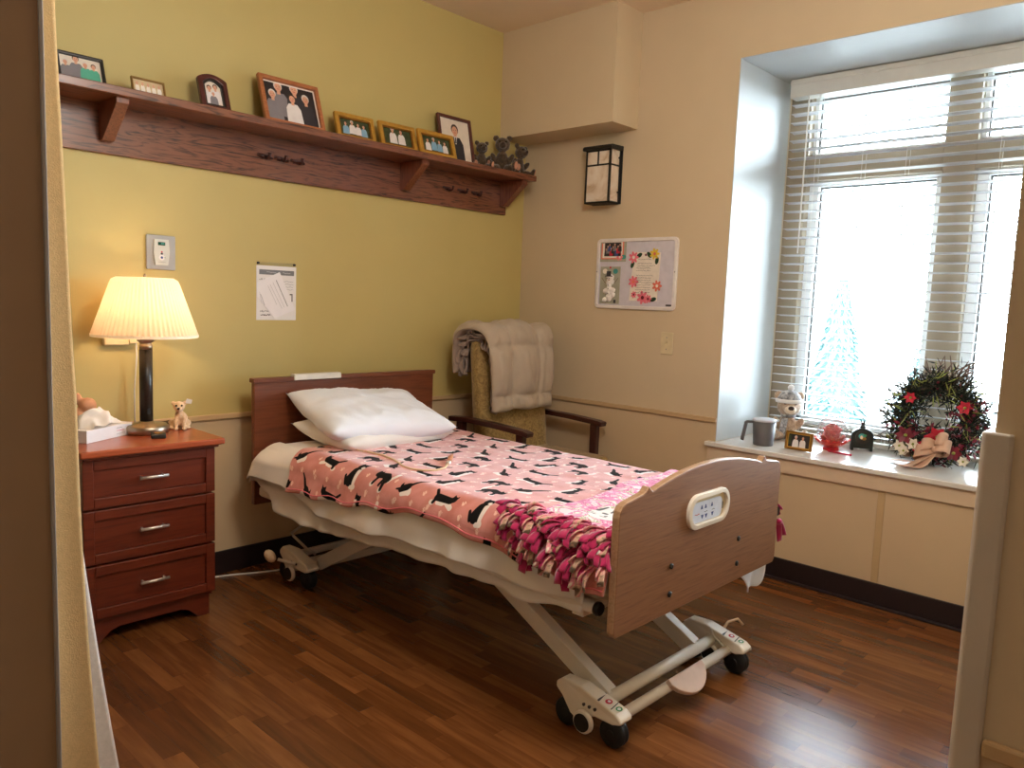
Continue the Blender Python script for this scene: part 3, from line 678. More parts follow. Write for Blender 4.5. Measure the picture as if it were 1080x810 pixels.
# ------------------------------------------------------------------ nightstand
NX, NZ = -2.35, .70
ns = thing('nightstand', 'cherry wood nightstand with three drawers under the lamp', 'nightstand', (NX, -.22, 0))
def nl(x, y, z): return Vector((x, y+.22, z))
b = MB(); b.box(nl(-.228, -.4, .085), nl(.228, -.02, .675), 'cherry'); b.build('carcass', ns, bevel=.002)
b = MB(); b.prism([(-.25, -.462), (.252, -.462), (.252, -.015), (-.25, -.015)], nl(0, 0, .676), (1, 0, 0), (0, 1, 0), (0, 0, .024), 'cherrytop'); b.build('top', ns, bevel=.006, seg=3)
b = MB(); b.box(nl(-.235, -.44, .664), nl(.237, -.02, .676), 'cherry'); b.build('top_moulding', ns, bevel=.003)
b = MB()
arch = [(-.22, 0), (-.175, 0), (-.165, .012), (-.14, .035), (-.11, .045), (.11, .045), (.14, .035), (.165, .012), (.175, 0), (.22, 0), (.22, .086), (-.22, .086)]
b.prism(arch, nl(0, -.392, 0), (1, 0, 0), (0, 0, 1), (0, .018, 0), 'cherry')
b.box(nl(-.22, -.38, 0), nl(-.2, -.03, .086), 'cherry'); b.box(nl(.2, -.38, 0), nl(.22, -.03, .086), 'cherry'); b.build('plinth', ns, bevel=.002)
for z0, z1 in ((.1, .288), (.296, .484), (.492, .66)):
    b = MB(); w = .231; y0 = -.402; y1 = -.42; bd_ = .035
    b.box(nl(-w, y1, z0), nl(-w+bd_, y0, z1), 'cherry'); b.box(nl(w-bd_, y1, z0), nl(w, y0, z1), 'cherry')
    b.box(nl(-w+bd_, y1, z0), nl(w-bd_, y0, z0+bd_), 'cherry'); b.box(nl(-w+bd_, y1, z1-bd_), nl(w-bd_, y0, z1), 'cherry')
    b.box(nl(-w+bd_, -.41, z0+bd_), nl(w-bd_, y0, z1-bd_), 'cherry')
    d = b.build('drawer', ns, bevel=.0025)
    zc = (z0+z1)/2+.005
    b = MB(); b.tube([nl(-.038, -.41, zc), nl(-.038, -.432, zc)], .004, 'steel', 8); b.tube([nl(.038, -.41, zc), nl(.038, -.432, zc)], .004, 'steel', 8); b.tube([nl(-.05, -.435, zc), nl(.05, -.435, zc)], .0055, 'steel', 10); b.build('handle', d)

# ------------------------------------------------------------------ lamp
lx, ly = -2.283, -.2
lp = thing('table_lamp', 'lit table lamp with pleated cream shade on the nightstand', 'lamp', (lx, ly, NZ))
b = MB(); b.lathe([(.07, 0), (.078, .004), (.079, .026), (.07, .034), (.03, .038), (.026, .046)], (0, 0, 0), 'nickel', 40); b.build('base', lp)
b = MB(); b.lathe([(.0235, .046), (.0235, .318)], (0, 0, 0), 'lampblack', 28); b.box((-.006, -.0245, .075), (.006, -.022, .095), 'black'); b.build('column', lp)
b = MB(); b.lathe([(.0235, .318), (.024, .336), (.021, .338), (.021, .344), (.03, .349), (.03, .37), (.045, .374), (.045, .38)], (0, 0, 0), 'nickel', 32); b.build('socket_cup', lp)
def pleat(a, z): return 1+.016*math.cos(64*a)
b = MB()
prof = [(.184, .372), (.179, .386)]+[(.179-(.179-.118)*i/8, .386+(.565-.386)*i/8) for i in range(1, 9)]+[(.112, .578), (.1, .585)]
b.lathe(prof, (0, 0, 0), 'shade', 384, rfun=pleat, close=False); shd = b.build('lamp_shade', lp)
b = MB(); b.lathe([(.1845, .366), (.186, .368), (.186, .376), (.1835, .377)], (0, 0, 0), 'shadetrim', 64, close=False); b.lathe([(.101, .583), (.1, .587), (.096, .586)], (0, 0, 0), 'shadetrim', 64, close=False); b.build('shade_trim', lp)
b = MB(); b.tube([(0, 0, .38), (0, 0, .42)], .012, 'nickel', 12)
for k in range(3):
    a_ = 2*PI*k/3; b.tube([(0, 0, .586), (.098*math.cos(a_), .098*math.sin(a_), .583)], .002, 'nickel', 6)
b.tube([(0, -.0, .38), (.05, 0, .42), (.05, 0, .54), (0, 0, .586)], .002, 'nickel', 6); b.tube([(0, 0, .38), (-.05, 0, .42), (-.05, 0, .54), (0, 0, .586)], .002, 'nickel', 6); b.build('shade_harp', lp)
b = MB(); b.lathe([(.004, .586), (.006, .594), (.003, .6)], (0, 0, 0), 'nickel', 12); b.build('finial', lp)
b = MB(); b.ell((0, 0, .455), (.026, .026, .036), 'bulb'); b.build('bulb', lp)

# ------------------------------------------------------------------ things on the nightstand
t = thing('tissue_box', 'white tissue box with a tissue pulled up on the nightstand', 'tissue box', (-2.455, -.215, NZ), (0, 0, math.radians(31)))
b = MB(); b.box((-.115, -.045, 0), (.115, .05, .045), 'tbox')
a = Art(b, (0, -.045, 0), (1, 0, 0), (0, 0, 1), (0, -1, 0))
a.squig(.03, .034, .03, .002, 'grey', .0018, 8); a.squig(.032, .024, .04, .0015, 'redp', .0018, 10); a.squig(.03, .012, .05, .0015, 'lgrey', .0018, 10)
a = Art(b, (-.115, 0, 0), (0, -1, 0), (0, 0, 1), (-1, 0, 0)); a.squig(-.03, .03, .05, .001, 'lgrey', .0015, 10); a.squig(-.03, .02, .05, .001, 'lgrey', .0015, 10)
a = Art(b, (0, 0, .045), (1, 0, 0), (0, 1, 0), (0, 0, 1)); a.oval(-.01, .0, .07, .022, 'lgrey', 20)
b.build('carton', t, bevel=.0015, fix=False)
b = MB()
def tis(u, v):
    x = -.085+.17*u; r = .02+.045*math.sin(PI*u)
    yy = (v-.5)*.09*(1+.3*math.sin(7*u)); hgt = .046+.075*math.sin(PI*min(1, u*1.15))**.6*(1-(2*v-1)**2*.75)
    return Vector((x+.012*math.sin(9*v), yy+.012*math.sin(11*u), hgt*(.9+.16*noise.noise(Vector((u*6, v*5, 0))))+.002))
b.grid(tis, 26, 18, 'tissue'); b.build('tissue', t)
t = thing('toy_figure', 'small coral coloured soft toy behind the tissue box', 'toy', (-2.475, -.085, NZ))
b = MB(); b.ell((0, 0, .05), (.045, .035, .05), 'toy'); b.ell((.02, -.01, .105), (.032, .03, .03), 'furtan'); b.ell((-.01, 0, .13), (.014, .01, .024), 'toy'); remesh(b.build('body', t), .005, 2)
t = thing('digital_clock', 'small black travel clock in front of the lamp base', 'clock', (-2.292, -.33, NZ), (0, 0, math.radians(-20)))
b = MB(); b.prism([(-.022, 0), (.022, 0), (.02, .013), (.012, .02), (-.022, .016)], (-.025, 0, 0), (0, 1, 0), (0, 0, 1), (.05, 0, 0), 'notegad'); b.build('case', t, bevel=.003)
b = MB(); b.box((-.014, -.01, .0172), (.014, .008, .0205), 'fgolddk'); b.build('button', t, bevel=.001)
tag((lambda b: (b.prism(rrect(.075, .05, .01, 4), (-2.172, -.12, NZ), (.9, .43, 0), (-.43, .9, 0), (0, 0, .022), 'leather'), b.build('wallet', bevel=.004))[1])(MB()), 'dark brown leather pouch between lamp base and plush puppy', 'pouch')

pp = thing('plush_puppy', 'small tan plush puppy sitting at the nightstand edge', 'plush toy', (-2.15, -.185, NZ), (0, 0, math.radians(-22)))
b = MB(); S = .115
E = lambda c, r, rot=None: b.ell([q*S for q in c], [q*S for q in r], 'furtan', 2, rot)
E((.05, .12, .3), (.22, .3, .3), (-.35, 0, 0)); E((0, -.05, .48), (.17, .17, .2)); E((-.02, -.14, .8), (.2, .19, .18)); E((-.04, -.32, .73), (.11, .13, .09))
for k in (-1, 1):
    E((k*.12, -.16, .25), (.075, .085, .26)); E((k*.13, -.24, .04), (.085, .12, .05)); E((k*.24, .2, .15), (.12, .24, .15), (0, 0, k*-.3)); E((k*.26, -.02, .05), (.09, .15, .055))
E((.25, .5, .1), (.09, .16, .07), (0, 0, -.7))
E((-.2, -.08, .9), (.085, .05, .08)); E((.2, -.06, .92), (.09, .05, .08))
remesh(b.build('body', pp), .004, 2, .003, .005)
b = MB(); b.ell((-.045*S, -.445*S, .76*S), (.045*S, .03*S, .035*S), 'eye'); b.build('nose', pp)
for k in (-1, 1):
    b = MB(); b.ell(((k*.085-.025)*S, -.305*S, .845*S), .034*S, 'eye'); b.build('eye', pp)
b = MB(); b.prism([(0, 0), (.022, -.004), (.026, .012), (.006, .018)], (.02, -.02, .105), (1, 0, 0), (0, 0, 1), (0, -.001, 0), 'cordw'); lab(b.build('ear_tag', pp), 'white cloth tag on the ear')

# ------------------------------------------------------------------ bed
BX = -1.335
bed = thing('hospital_bed', 'hospital bed with cherry headboard and oak footboard on casters', 'bed', (BX, -1.1, 0))
def L(x, y, z): return Vector((x-BX, y+1.1, z))
HB0, HB1 = -1.82, -.815
b = MB(); b.prism([(HB0+.002, .33), (HB1-.002, .33), (HB1, .865), (HB0, .865)], L(0, -.162, 0), (1, 0, 0), (0, 0, 1), (0, .026, 0), 'head')
b.prism([(HB0-.006, .862), (HB1+.006, .862), (HB1+.008, .872), (HB1+.006, .882), (HB0-.006, .882), (HB0-.008, .872)], L(0, -.17, 0), (1, 0, 0), (0, 0, 1), (0, .04, 0), 'head')
hb = b.build('headboard', bed, bevel=.003)
b = MB(); b.box(L(-1.635, -.176, .866), L(-1.39, -.14, .893), 'trim_s'); b.build('bumper_strip', hb, bevel=.004)
# footboard
half = .482; FX = -1.352
def top_half():
    p = [(0, .793)]
    for i in range(1, 9): f = i/8; p.append(((.328*f), .793-.042*f**2))
    p += [(.336, .757), (.345, .766), (.351, .765), (.36, .755), (.372, .75), (.42, .742), (.45, .738), (.468, .731), (.478, .718), (.482, .7)]
    return p
th = top_half()
outl = [(x, z) for x, z in th[::-1]]+[(-x, z) for x, z in th[1:]]
outl = outl+[(-half, .385), (-half+.012, .372), (half-.012, .372), (half, .385)]
b = MB(); b.prism(outl, L(FX, -2.078, 0), (1, 0, 0), (0, 0, 1), (0, .024, 0), 'oakl', 'oakedge'); fb = b.build('footboard', bed, bevel=.004)
# control panel in footboard
b = MB(); cx, cz = -1.374, .652
o1 = rrect(.246, .106, .05, 8); i1 = rrect(.212, .076, .036, 8)
def ringp(mb, oa, ia, y0, y1, m):
    n = len(oa); V = [[mb.bm.verts.new(L(cx+p[0], yy, cz+p[1])) for p in Q] for Q, yy in ((oa, y0+.002), (ia, y0), (oa, y1), (ia, y1))]
    fs = []
    for i in range(n):
        j = (i+1) % n
        fs += [mb.bm.faces.new((V[0][i], V[0][j], V[1][j], V[1][i])), mb.bm.faces.new((V[0][i], V[2][i], V[2][j], V[0][j])), mb.bm.faces.new((V[1][i], V[1][j], V[3][j], V[3][i]))]
    mb._fin(fs, m)
ringp(b, o1, i1, -2.09, -2.077, 'bone'); pn = b.build('panel_bezel', fb, bevel=.002)
b = MB(); b.prism(rrect(.214, .078, .034, 8), L(cx, -2.079, cz), (1, 0, 0), (0, 0, 1), (0, .001, 0), 'almond')
b.prism(rrect(.18, .062, .02, 6), L(cx-.008, -2.0795, cz-.004), (1, 0, 0), (0, 0, 1), (0, -.003, 0), 'label')
a = Art(b, L(cx-.008, -2.0825, cz-.004), (1, 0, 0), (0, 0, 1), (0, -1, 0))
for x in (-.035, -.012, .025):
    a.poly([(x-.007, .008), (x+.007, .008), (x+.002, .02), (x-.002, .02)], 'bluep'); a.poly([(x-.003+.006, -.022), (x-.003+.006+.004, -.022), (x+.013, -.01), (x-.003, -.01)], 'bluep')
a.squig(-.075, -.004, .03, .002, 'redp', .002, 8); a.squig(-.02, -.002, .02, .0015, 'grey', .002, 6); a.squig(.025, -.002, .02, .0015, 'grey', .002, 6)
a.rect(.088, -.01, .094, .012, 'ink')
b.build('control_panel', fb, fix=False)
for x, z in ((-1.565, .513), (-1.565, .43), (-1.158, .513), (-1.158, .43)):
    b = MB(); b.lathe([(.009, 0), (.0085, .004), (.004, .0055)], (0, 0, 0), 'black', 14, 'Y'); o_ = b.build('bolt', fb); o_.location = L(x, -2.078, z)
    for v in o_.data.vertices: v.co.y = -v.co.y
# deck and side tubes
b = MB(); b.box(L(-1.76, -1.97, .405), L(-.91, -.2, .43), 'bone'); b.prism([(-.02, 0), (.04, .0), (.05, .012), (.05, .045), (-.02, .045)], L(-1.77, -.75, .375), (-1, 0, 0), (0, 0, 1), (0, .55, 0), 'bone'); b.build('deck', bed, bevel=.01, seg=3)
for x in (-1.808, -.862):
    b = MB(); b.tube([L(x, -.3, .43), L(x, -2.0, .43)], .0175, 'bone', 18); tb = b.build('side_tube', bed)
    b = MB(); b.lathe([(.019, 0), (.02, .01), (.017, .016)], (0, 0, 0), 'black', 20, 'Y'); o_ = b.build('end_cap', tb); o_.location = L(x, -2.0, .43)
    for v in o_.data.vertices: v.co.y = -v.co.y
b = MB(); b.bar(L(-1.8, -1.93, .4), L(-.87, -1.93, .4), .04, .03, 'bone'); b.build('cross_member', bed, bevel=.003)
b = MB(); b.bar(L(-1.8, -.4, .4), L(-.87, -.4, .4), .04, .03, 'bone'); b.build('cross_member', bed, bevel=.003)
for x in (-1.655, -1.165):
    b = MB(); b.bar(L(x, -1.95, .09), L(x, -1.33, .41), .014, .055, 'bone', up=(0, 0, 1)); 
    b.bar(L(x+.028, -1.94, .11), L(x+.028, -1.33, .425), .044, .005, 'bone', up=(0, 0, 1)); b.build('lift_leg', bed, bevel=.002)
    b = MB(); b.bar(L(x, -.42, .1), L(x, -.98, .41), .014, .055, 'bone', up=(0, 0, 1)); b.build('lift_leg', bed, bevel=.002)
# foot base
b = MB(); b.tube([L(-1.69, -1.955, .098), L(-1.02, -1.955, .098)], .0195, 'bone', 20); b.build('base_tube', bed)
b = MB(); b.tube([L(-1.69, -2.015, .08), L(-1.02, -2.015, .08)], .0165, 'bone', 20); b.build('base_tube', bed)
b = MB()
pts = [(-.1, 0)]+[(-.1+.2*i/12, -.055*math.sin(PI*i/12)**.7) for i in range(1, 12)]+[(.1, 0), (.1, .02), (-.1, .02)]
b.prism(pts, L(-1.35, -2.03, .086), (1, 0, 0), (0, .75, .66), (0, -.01, .014), 'pedal'); b.build('foot_pedal', bed, bevel=.003)
# head base beam
b = MB(); b.bar(L(-1.69, -.36, .085), L(-.95, -.36, .085), .07, .035, 'bone'); b.bar(L(-1.69, -.25, .1), L(-.95, -.25, .1), .02, .03, 'bone'); b.build('base_beam', bed, bevel=.004)
b = MB(); b.tube([L(-1.6, -.3, .1), L(-1.64, -.3, .13), L(-1.70, -.28, .2), L(-1.695, -.26, .205), L(-1.56, -.2, .23)], .006, 'bone', 8); b.build('wire_handle', bed)
def caster_unit(x, y, side, icons=True, flip=1):
    """two-wheel caster housing; side=-1 outer face toward -X. flip=1: open end toward -Y"""
    o = MB()
    prof = [(-.12, .086), (-.12, .098), (-.1, .112), (.03, .145), (.1, .145), (.125, .125), (.125, .108), (.1, .09), (.065, .05), (.04, .04), (.02, .06), (-.03, .076), (-.09, .076)]
    o.prism([(p[0], p[1]) for p in prof], L(x-.029, y, 0), (0, flip, 0), (0, 0, 1), (.058, 0, 0), 'bonecover')
    for v in o.bm.verts:
        ly_ = flip*(v.co.y-(y+1.1)); cxx = x-BX
        v.co.x = cxx+(v.co.x-cxx)*(1 if ly_ < -.0 else 1-.35*min(1, ly_/.12))
    if icons:
        a = Art(o, L(x, y-flip*.135, .1042), (1, 0, 0), (0, flip*.967, .256*.0+.2), (0, -.2, .967))
        a.o = L(x, y-flip*.11, .112); a.v = Vector((0, flip*.977, .209)); a.n = Vector((0, -flip*.209, .977))
        a.oval(0, .018, .012, .009, 'greenp', 12); a.oval(0, .018, .007, .005, 'paper', 10); a.oval(0, .055, .013, .01, 'redp', 12); a.oval(.002, .055, .006, .005, 'paper', 10); a.line((-.024, .03), (.02, .036), .003, 'ink'); a.line((-.026, .075), (.024, .085), .007, 'ink')
    unit = o.build('caster_housing', bed, bevel=.006, seg=3, fix=True)
    for yy in (-.08, .085):
        w = MB(); prof = [(.012, -.02), (.036, -.02), (.041, -.014), (.042, -.006), (.039, 0), (.042, .006), (.041, .014), (.036, .02), (.012, .02)]
        w.lathe(prof, L(x, y+flip*yy, .0425), 'rubber', 28, 'X'); wo = w.build('wheel', unit)
        w = MB(); w.lathe([(.013, -.023), (.013, .023)], L(x, y+flip*yy, .0425), 'black', 14, 'X'); w.build('hub', unit)
    w = MB(); w.lathe([(.031, -.008), (.034, -.004), (.034, .004), (.031, .008)], L(x+side*.042, y-flip*.0, .056), 'bone', 28, 'X'); w.lathe([(.026, -.012), (.026, .012)], L(x+side*.042, y, .056), 'black', 24, 'X'); lab(w.build('steer_wheel', unit), 'black disc in a white rim')
    w = MB()
    for k in range(3): w.lathe([(.005, -.003), (.004, .003)], L(x+side*.029, y+flip*(-.03+.02*k), .1), 'ink', 10, 'X')
    w.build('screw', unit)
    return unit
caster_unit(-1.712, -1.935, -1); u_ = caster_unit(-1.03, -1.96, -1)
b = MB(); b.tube([L(-.985, -1.96, .115), L(-.93, -1.95, .125), L(-.885, -1.965, .128), L(-.88, -1.985, .11)], .005, 'tanplastic', 8); b.build('lever', u_)
b = MB(); b.tube([L(-1.06, -1.95, .14), L(-1.07, -1.97, .12), L(-1.065, -2.01, .09)], .0035, 'cordw', 6); b.build('cable', u_)
u_ = caster_unit(-1.705, -.335, -1, False, 1); caster_unit(-1.0, -.335, 1, False, 1)
b = MB(); b.tube([L(-1.735, -.36, .1), L(-1.79, -.31, .12)], .007, 'bone', 8); b.ell(L(-1.815, -.29, .135), (.022, .022, .034), 'tanplastic', 2, (0, -.6, 0)); b.build('brake_lever', u_)
# far side assist knob with strap
b = MB(); b.tube([L(-.815, -2.03, .62), L(-.79, -2.03, .56), L(-.788, -2.03, .48), L(-.81, -2.03, .41)], .011, 'pedal', 12); b.lathe([(.016, -.012), (.018, 0), (.016, .012)], L(-.785, -2.03, .53), 'black', 18, 'Y'); b.build('assist_rail', bed)

# ---- cloth over the bed
HW, RR = .468, .06
def cross(s_, off, zt, flare=.13, half=HW):
    r = RR+off; f = half-RR; a = r*PI/2; s = abs(s_); sg = 1 if s_ > 0 else -1
    if s < f: return s_, zt+off, 0, 1
    if s < f+a:
        th = (s-f)/r; return sg*(f+r*math.sin(th)), zt-RR+r*math.cos(th), sg*math.sin(th), math.cos(th)
    d = s-f-a; return sg*(f+r+flare*d), zt-RR-d, sg, 0
def s_for_z(z, off, zt): return HW-RR+(RR+off)*PI/2+(zt-RR-z)
def interp(x, P):
    if x <= P[0][0]: return P[0][1]
    for (a, b_), (c, d) in zip(P, P[1:]):
        if x <= c:
            f = (x-a)/(c-a); f = f*f*(3-2*f); return b_+(d-b_)*f
    return P[-1][1]
ZT = .592
# mattress
mt = MB()
mt.box((-HW+.01, -.92, .43), (HW-.01, .918, ZT-.006), 'matt'); mo = mt.build('mattress', None, bevel=.05, seg=5); mo.location = (BX, -1.105, 0); tag(mo, 'cream hospital mattress lying on the bed deck under the sheet', 'mattress')
SH = [(-2.05, .42), (-1.9, .405), (-1.74, .381), (-1.45, .387), (-1.1, .371), (-.69, .339), (-.45, .345), (-.37, .352), (-.3, .42), (-.24, .46), (-.18, .47)]
def swave(s_, y, z):
    d = max(0, ZT-.05-z)/.2
    w = .012*math.sin(y*19+2*math.sin(y*5))*d+.016*noise.noise(Vector((y*7, s_*7, 1)))*min(1, d+.25)+.006*noise.noise(Vector((y*3, s_*16, 4)))
    fine = .007*math.sin(y*42+6*noise.noise(Vector((y*3, s_*4, 2))))*d
    return w+fine+.035*math.exp(-((y+.27)/.14)**2)*(1 if s_ < 0 and z < ZT-.01 else 0)*min(1, max(0, ZT-z)/.05)
def sheet_pt(u, v, o=(BX, -1.1, 0)):
    y = -1.965+(1.79)*v
    sl_ = s_for_z(interp(y, SH), .006, ZT); sr = s_for_z(.40 if y > -1.85 else .40-.09*min(1, (-1.85-y)/.12), .006, ZT)
    s_ = -sl_+(sl_+sr)*u
    x, z, nx, nz = cross(s_, .006, ZT, .1)
    w = swave(s_, y, z)
    drop = -.03*max(0, (y+.25)/.07)**2 if y > -.25 else 0
    return Vector((x+nx*w, y+1.1, z+nz*w*.4+drop))
b = MB(); b.grid(sheet_pt, 150, 120, 'sheet'); bs = b.build('bed_sheet'); bs.location = (BX, -1.1, 0); so = bs.modifiers.new('Solidify', 'SOLIDIFY'); so.thickness = .003; so.offset = 1
tag(bs, 'cream sheet draped over the mattress with wavy hem above casters', 'sheet')
b = MB()
def scor(u, v): return Vector((.36+.2*u+.015*math.sin(v*5), -1.985+1.1-.03*v*(1-u*.3)+.012*math.sin(u*9+v*3), .43-.18*v*math.sin(PI*(.12+.72*u))**.6+.008*math.sin(u*14)))
b.grid(scor, 20, 12, 'pillow'); o2 = b.build('sheet_corner', bs); so = o2.modifiers.new('Solidify', 'SOLIDIFY'); so.thickness = .004
# folded-down second layer with a raised hem line (part of the sheet)
b = MB()
SH2 = [(-2.03, .455), (-1.8, .43), (-1.5, .43), (-1.2, .425), (-.95, .405), (-.72, .40), (-.5, .455), (-.4, .47), (-.3, .475), (-.2, .48)]
def sheet2(u, v):
    y = -1.95+1.76*v; z0 = interp(y, SH2); s0 = s_for_z(z0, .012, ZT); s1 = HW-RR
    s_ = -(s0+(s1-s0)*u); x, z, nx, nz = cross(s_, .012, ZT, .12)
    w = swave(s_, y, z)+.004+.012*max(0, ZT-.05-z)/.2
    drop = -.03*max(0, (y+.25)/.07)**2 if y > -.25 else 0
    return Vector((x+nx*w, y+1.1, z+nz*w*.4+drop))
b.grid(sheet2, 30, 110, 'sheet'); o2 = b.build('sheet_fold', bs); so = o2.modifiers.new('Solidify', 'SOLIDIFY'); so.thickness = .006; so.offset = 1

# ---- cat designs as signed distances
def sd_caps(P, a, b_, ra, rb=None):
    rb = ra if rb is None else rb
    a = np.array(a); b_ = np.array(b_); ba = b_-a; h = np.clip(((P-a)@ba)/max(1e-9, ba@ba), 0, 1)
    return np.linalg.norm(P-a-h[:, None]*ba, axis=1)-(ra+(rb-ra)*h)
def U(*d): return np.minimum.reduce(d)
def catA(P):   # prowling, arched back
    bl_ = U(sd_caps(P, (-.28, .1), (.0, .2), .15), sd_caps(P, (0, .2), (.26, .08), .16), sd_caps(P, (-.42, .12), (-.42, .12), .14), sd_caps(P, (-.5, .2), (-.53, .33), .06, .01), sd_caps(P, (-.38, .22), (-.33, .34), .06, .01),
            sd_caps(P, (-.22, .05), (-.3, -.28), .065), sd_caps(P, (.22, .05), (.3, -.3), .075), sd_caps(P, (.1, .02), (.08, -.22), .06))
    wh = U(sd_caps(P, (.38, .05), (.46, .3), .045), sd_caps(P, (.46, .3), (.42, .48), .045), sd_caps(P, (-.3, -.3), (-.34, -.32), .06), sd_caps(P, (.3, -.32), (.26, -.34), .06))
    return bl_, wh
def catB(P):   # sitting with white bib
    bl_ = U(sd_caps(P, (.1, -.22), (.08, .1), .24, .15), sd_caps(P, (-.02, .32), (-.02, .32), .18), sd_caps(P, (-.14, .42), (-.18, .56), .07, .01), sd_caps(P, (.08, .44), (.12, .56), .07, .01), sd_caps(P, (.3, -.38), (.42, -.1), .05))
    wh = U(sd_caps(P, (-.08, .1), (-.1, -.42), .07, .05), sd_caps(P, (-.1, .26), (-.1, .26), .07), sd_caps(P, (-.16, -.46), (0, -.46), .05))
    bl_ = np.maximum(bl_, -(wh-.0)); return bl_, wh
def catC(P):   # long, stretching
    bl_ = U(sd_caps(P, (-.45, .02), (.2, .0), .12, .14), sd_caps(P, (-.52, .1), (-.52, .1), .13), sd_caps(P, (-.6, .18), (-.64, .3), .05, .01), sd_caps(P, (-.46, .2), (-.42, .3), .05, .01), sd_caps(P, (.2, .02), (.52, .28), .06, .05), sd_caps(P, (.2, -.02), (.26, -.2), .07))
    wh = U(sd_caps(P, (-.4, -.1), (-.62, -.2), .06, .045), sd_caps(P, (-.2, -.13), (.05, -.15), .06), sd_caps(P, (.28, -.22), (.36, -.22), .05))
    return bl_, wh
def catD(P):   # playing, tail up
    bl_ = U(sd_caps(P, (-.1, -.1), (-.28, -.25), .17, .14), sd_caps(P, (-.02, .0), (.12, .3), .08, .07), sd_caps(P, (.12, .3), (.26, .52), .065, .045), sd_caps(P, (-.4, -.15), (-.46, -.0), .06, .01), sd_caps(P, (-.42, -.3), (-.54, -.34), .05, .03))
    wh = U(sd_caps(P, (.04, -.28), (-.12, -.36), .09, .08), sd_caps(P, (.1, -.2), (.16, -.28), .06))
    return bl_, wh
def pawprint(P): return U(sd_caps(P, (0, -.25), (0, -.25), .42), sd_caps(P, (-.5, .2), (-.5, .28), .2), sd_caps(P, (0, .48), (0, .55), .22), sd_caps(P, (.5, .2), (.5, .28), .2))

def cloth_grid(name, ss, ys, fn, mat, attrs):
    """dense cloth from numpy parameter grids; attrs: dict of per-vertex floats"""
    ns_, ny = len(ss), len(ys)
    verts = [fn(s_, y) for y in ys for s_ in range(0)] if False else None
    co = np.empty((ny, ns_, 3))
    for j, y in enumerate(ys):
        for i in range(ns_): co[j, i] = fn(ss[i], y)
    idx = np.arange(ny*ns_).reshape(ny, ns_)
    faces = np.stack([idx[:-1, :-1], idx[:-1, 1:], idx[1:, 1:], idx[1:, :-1]], -1).reshape(-1, 4)
    me = bpy.data.meshes.new(name); me.from_pydata(co.reshape(-1, 3).tolist(), [], faces.tolist())
    me.polygons.foreach_set('use_smooth', [True]*len(me.polygons))
    for k, v in attrs.items():
        at = me.attributes.new(k, 'FLOAT', 'POINT'); at.data.foreach_set('value', np.ascontiguousarray(v.reshape(-1), dtype=np.float32))
    me.materials.append(mat); o = bpy.data.objects.new(name, me); COL.objects.link(o); return o

# pink cat blanket: u in [0,1] maps per-row between the left hem and the right hem
BH = [(-2.04, .476), (-1.81, .496), (-1.66, .506), (-1.45, .523), (-1.31, .537), (-1.11, .509), (-.765, .476), (-.546, .461), (-.42, .47)]
RH = [(-2.04, .38), (-1.0, .42), (-.4, .5)]
BOFF = .018
def wr(s_, y, k=0): return .008*noise.noise(Vector((s_*5, y*5, 3+k)))+.005*noise.noise(Vector((s_*14, y*9, 8+k)))
def blanket_xyz(s_, y):
    x, z, nx, nz = cross(s_, BOFF, ZT, .16)
    d = max(0, ZT-.05-z)/.12
    w0 = swave(s_, y, z); w1 = .6*wr(s_, y)+.016*d+(.004 if s_ < 0 else 0)+.006*math.sin(y*13+.7)*d
    return Vector((x+nx*(w0*(1 if y < -.45 or True else 0)+w1), y+1.1, z+nz*(w0*.4+w1*.6)))
ny, nu = 330, 330
smax = s_for_z(.455, BOFF, ZT); srx = s_for_z(.43, BOFF, ZT)
us = np.linspace(0, 1, nu)
# true (s, y) per vertex
Sg = np.empty((ny, nu)); Yg = np.empty((ny, nu)); Pg = np.empty((ny, nu, 3))
for j in range(ny):
    f = j/(ny-1)
    for i, u in enumerate(us):
        ye = -.43-.02*math.sin(u*9)-.05*max(0, .15-u)/.15*1.2   # top edge, slightly wavy, cut back at the left corner
        y = -2.045+(ye+2.045)*f
        a_ = s_for_z(interp(y, BH)+.006*math.sin(y*30), BOFF, ZT); c_ = s_for_z(interp(y, RH), BOFF, ZT)
        s_ = -a_+(a_+c_)*u
        Sg[j, i] = s_; Yg[j, i] = y; Pg[j, i] = blanket_xyz(s_, y)
black = np.full((ny, nu), .05); white = np.full((ny, nu), .05); pawa = np.full((ny, nu), .05)
SP = np.stack([Sg.ravel(), Yg.ravel()], 1); black = black.ravel(); white = white.ravel(); pawa = pawa.ravel()
designs = [catA, catB, catC, catD]; rnd = random.Random(11); k = 0
rows = np.arange(-.69, .72, .118)
for ri, s0 in enumerate(rows):
    for ci, y0 in enumerate(np.arange(-2.02, -.4, .165)):
        yy = y0+(.087 if ri % 2 else 0)+rnd.uniform(-.012, .012); ss0 = s0+rnd.uniform(-.01, .01); sz = rnd.uniform(.092, .108)
        d = SP-np.array([ss0, yy]); near = np.abs(d).max(1) < .11
        if not near.any(): k += 1; continue
        q = d[near]; ang = rnd.uniform(-.2, .2); fl = rnd.choice((-1, 1)) if ri else -1
        # design "across" runs along the bed, "up" points to the middle of the mattress from the left side
        P = np.stack([q[:, 1]*fl, q[:, 0]], 1)/sz; P = P@np.array([[math.cos(ang), -math.sin(ang)], [math.sin(ang), math.cos(ang)]])
        bl_, wh = designs[(k+ri) % 4](P); k += 1
        black[near] = np.minimum(black[near], bl_*sz); white[near] = np.minimum(white[near], wh*sz-.0035)
        for (da, db) in ((.085, .0), (.045, .06), (.125, .055), (-.04, .065)):
            P2 = d-np.array([db, da]); nr = np.abs(P2).max(1) < .03
            if nr.any(): pawa[nr] = np.minimum(pawa[nr], pawprint(np.stack([P2[nr, 1], P2[nr, 0]], 1)/.0135)*.0135)
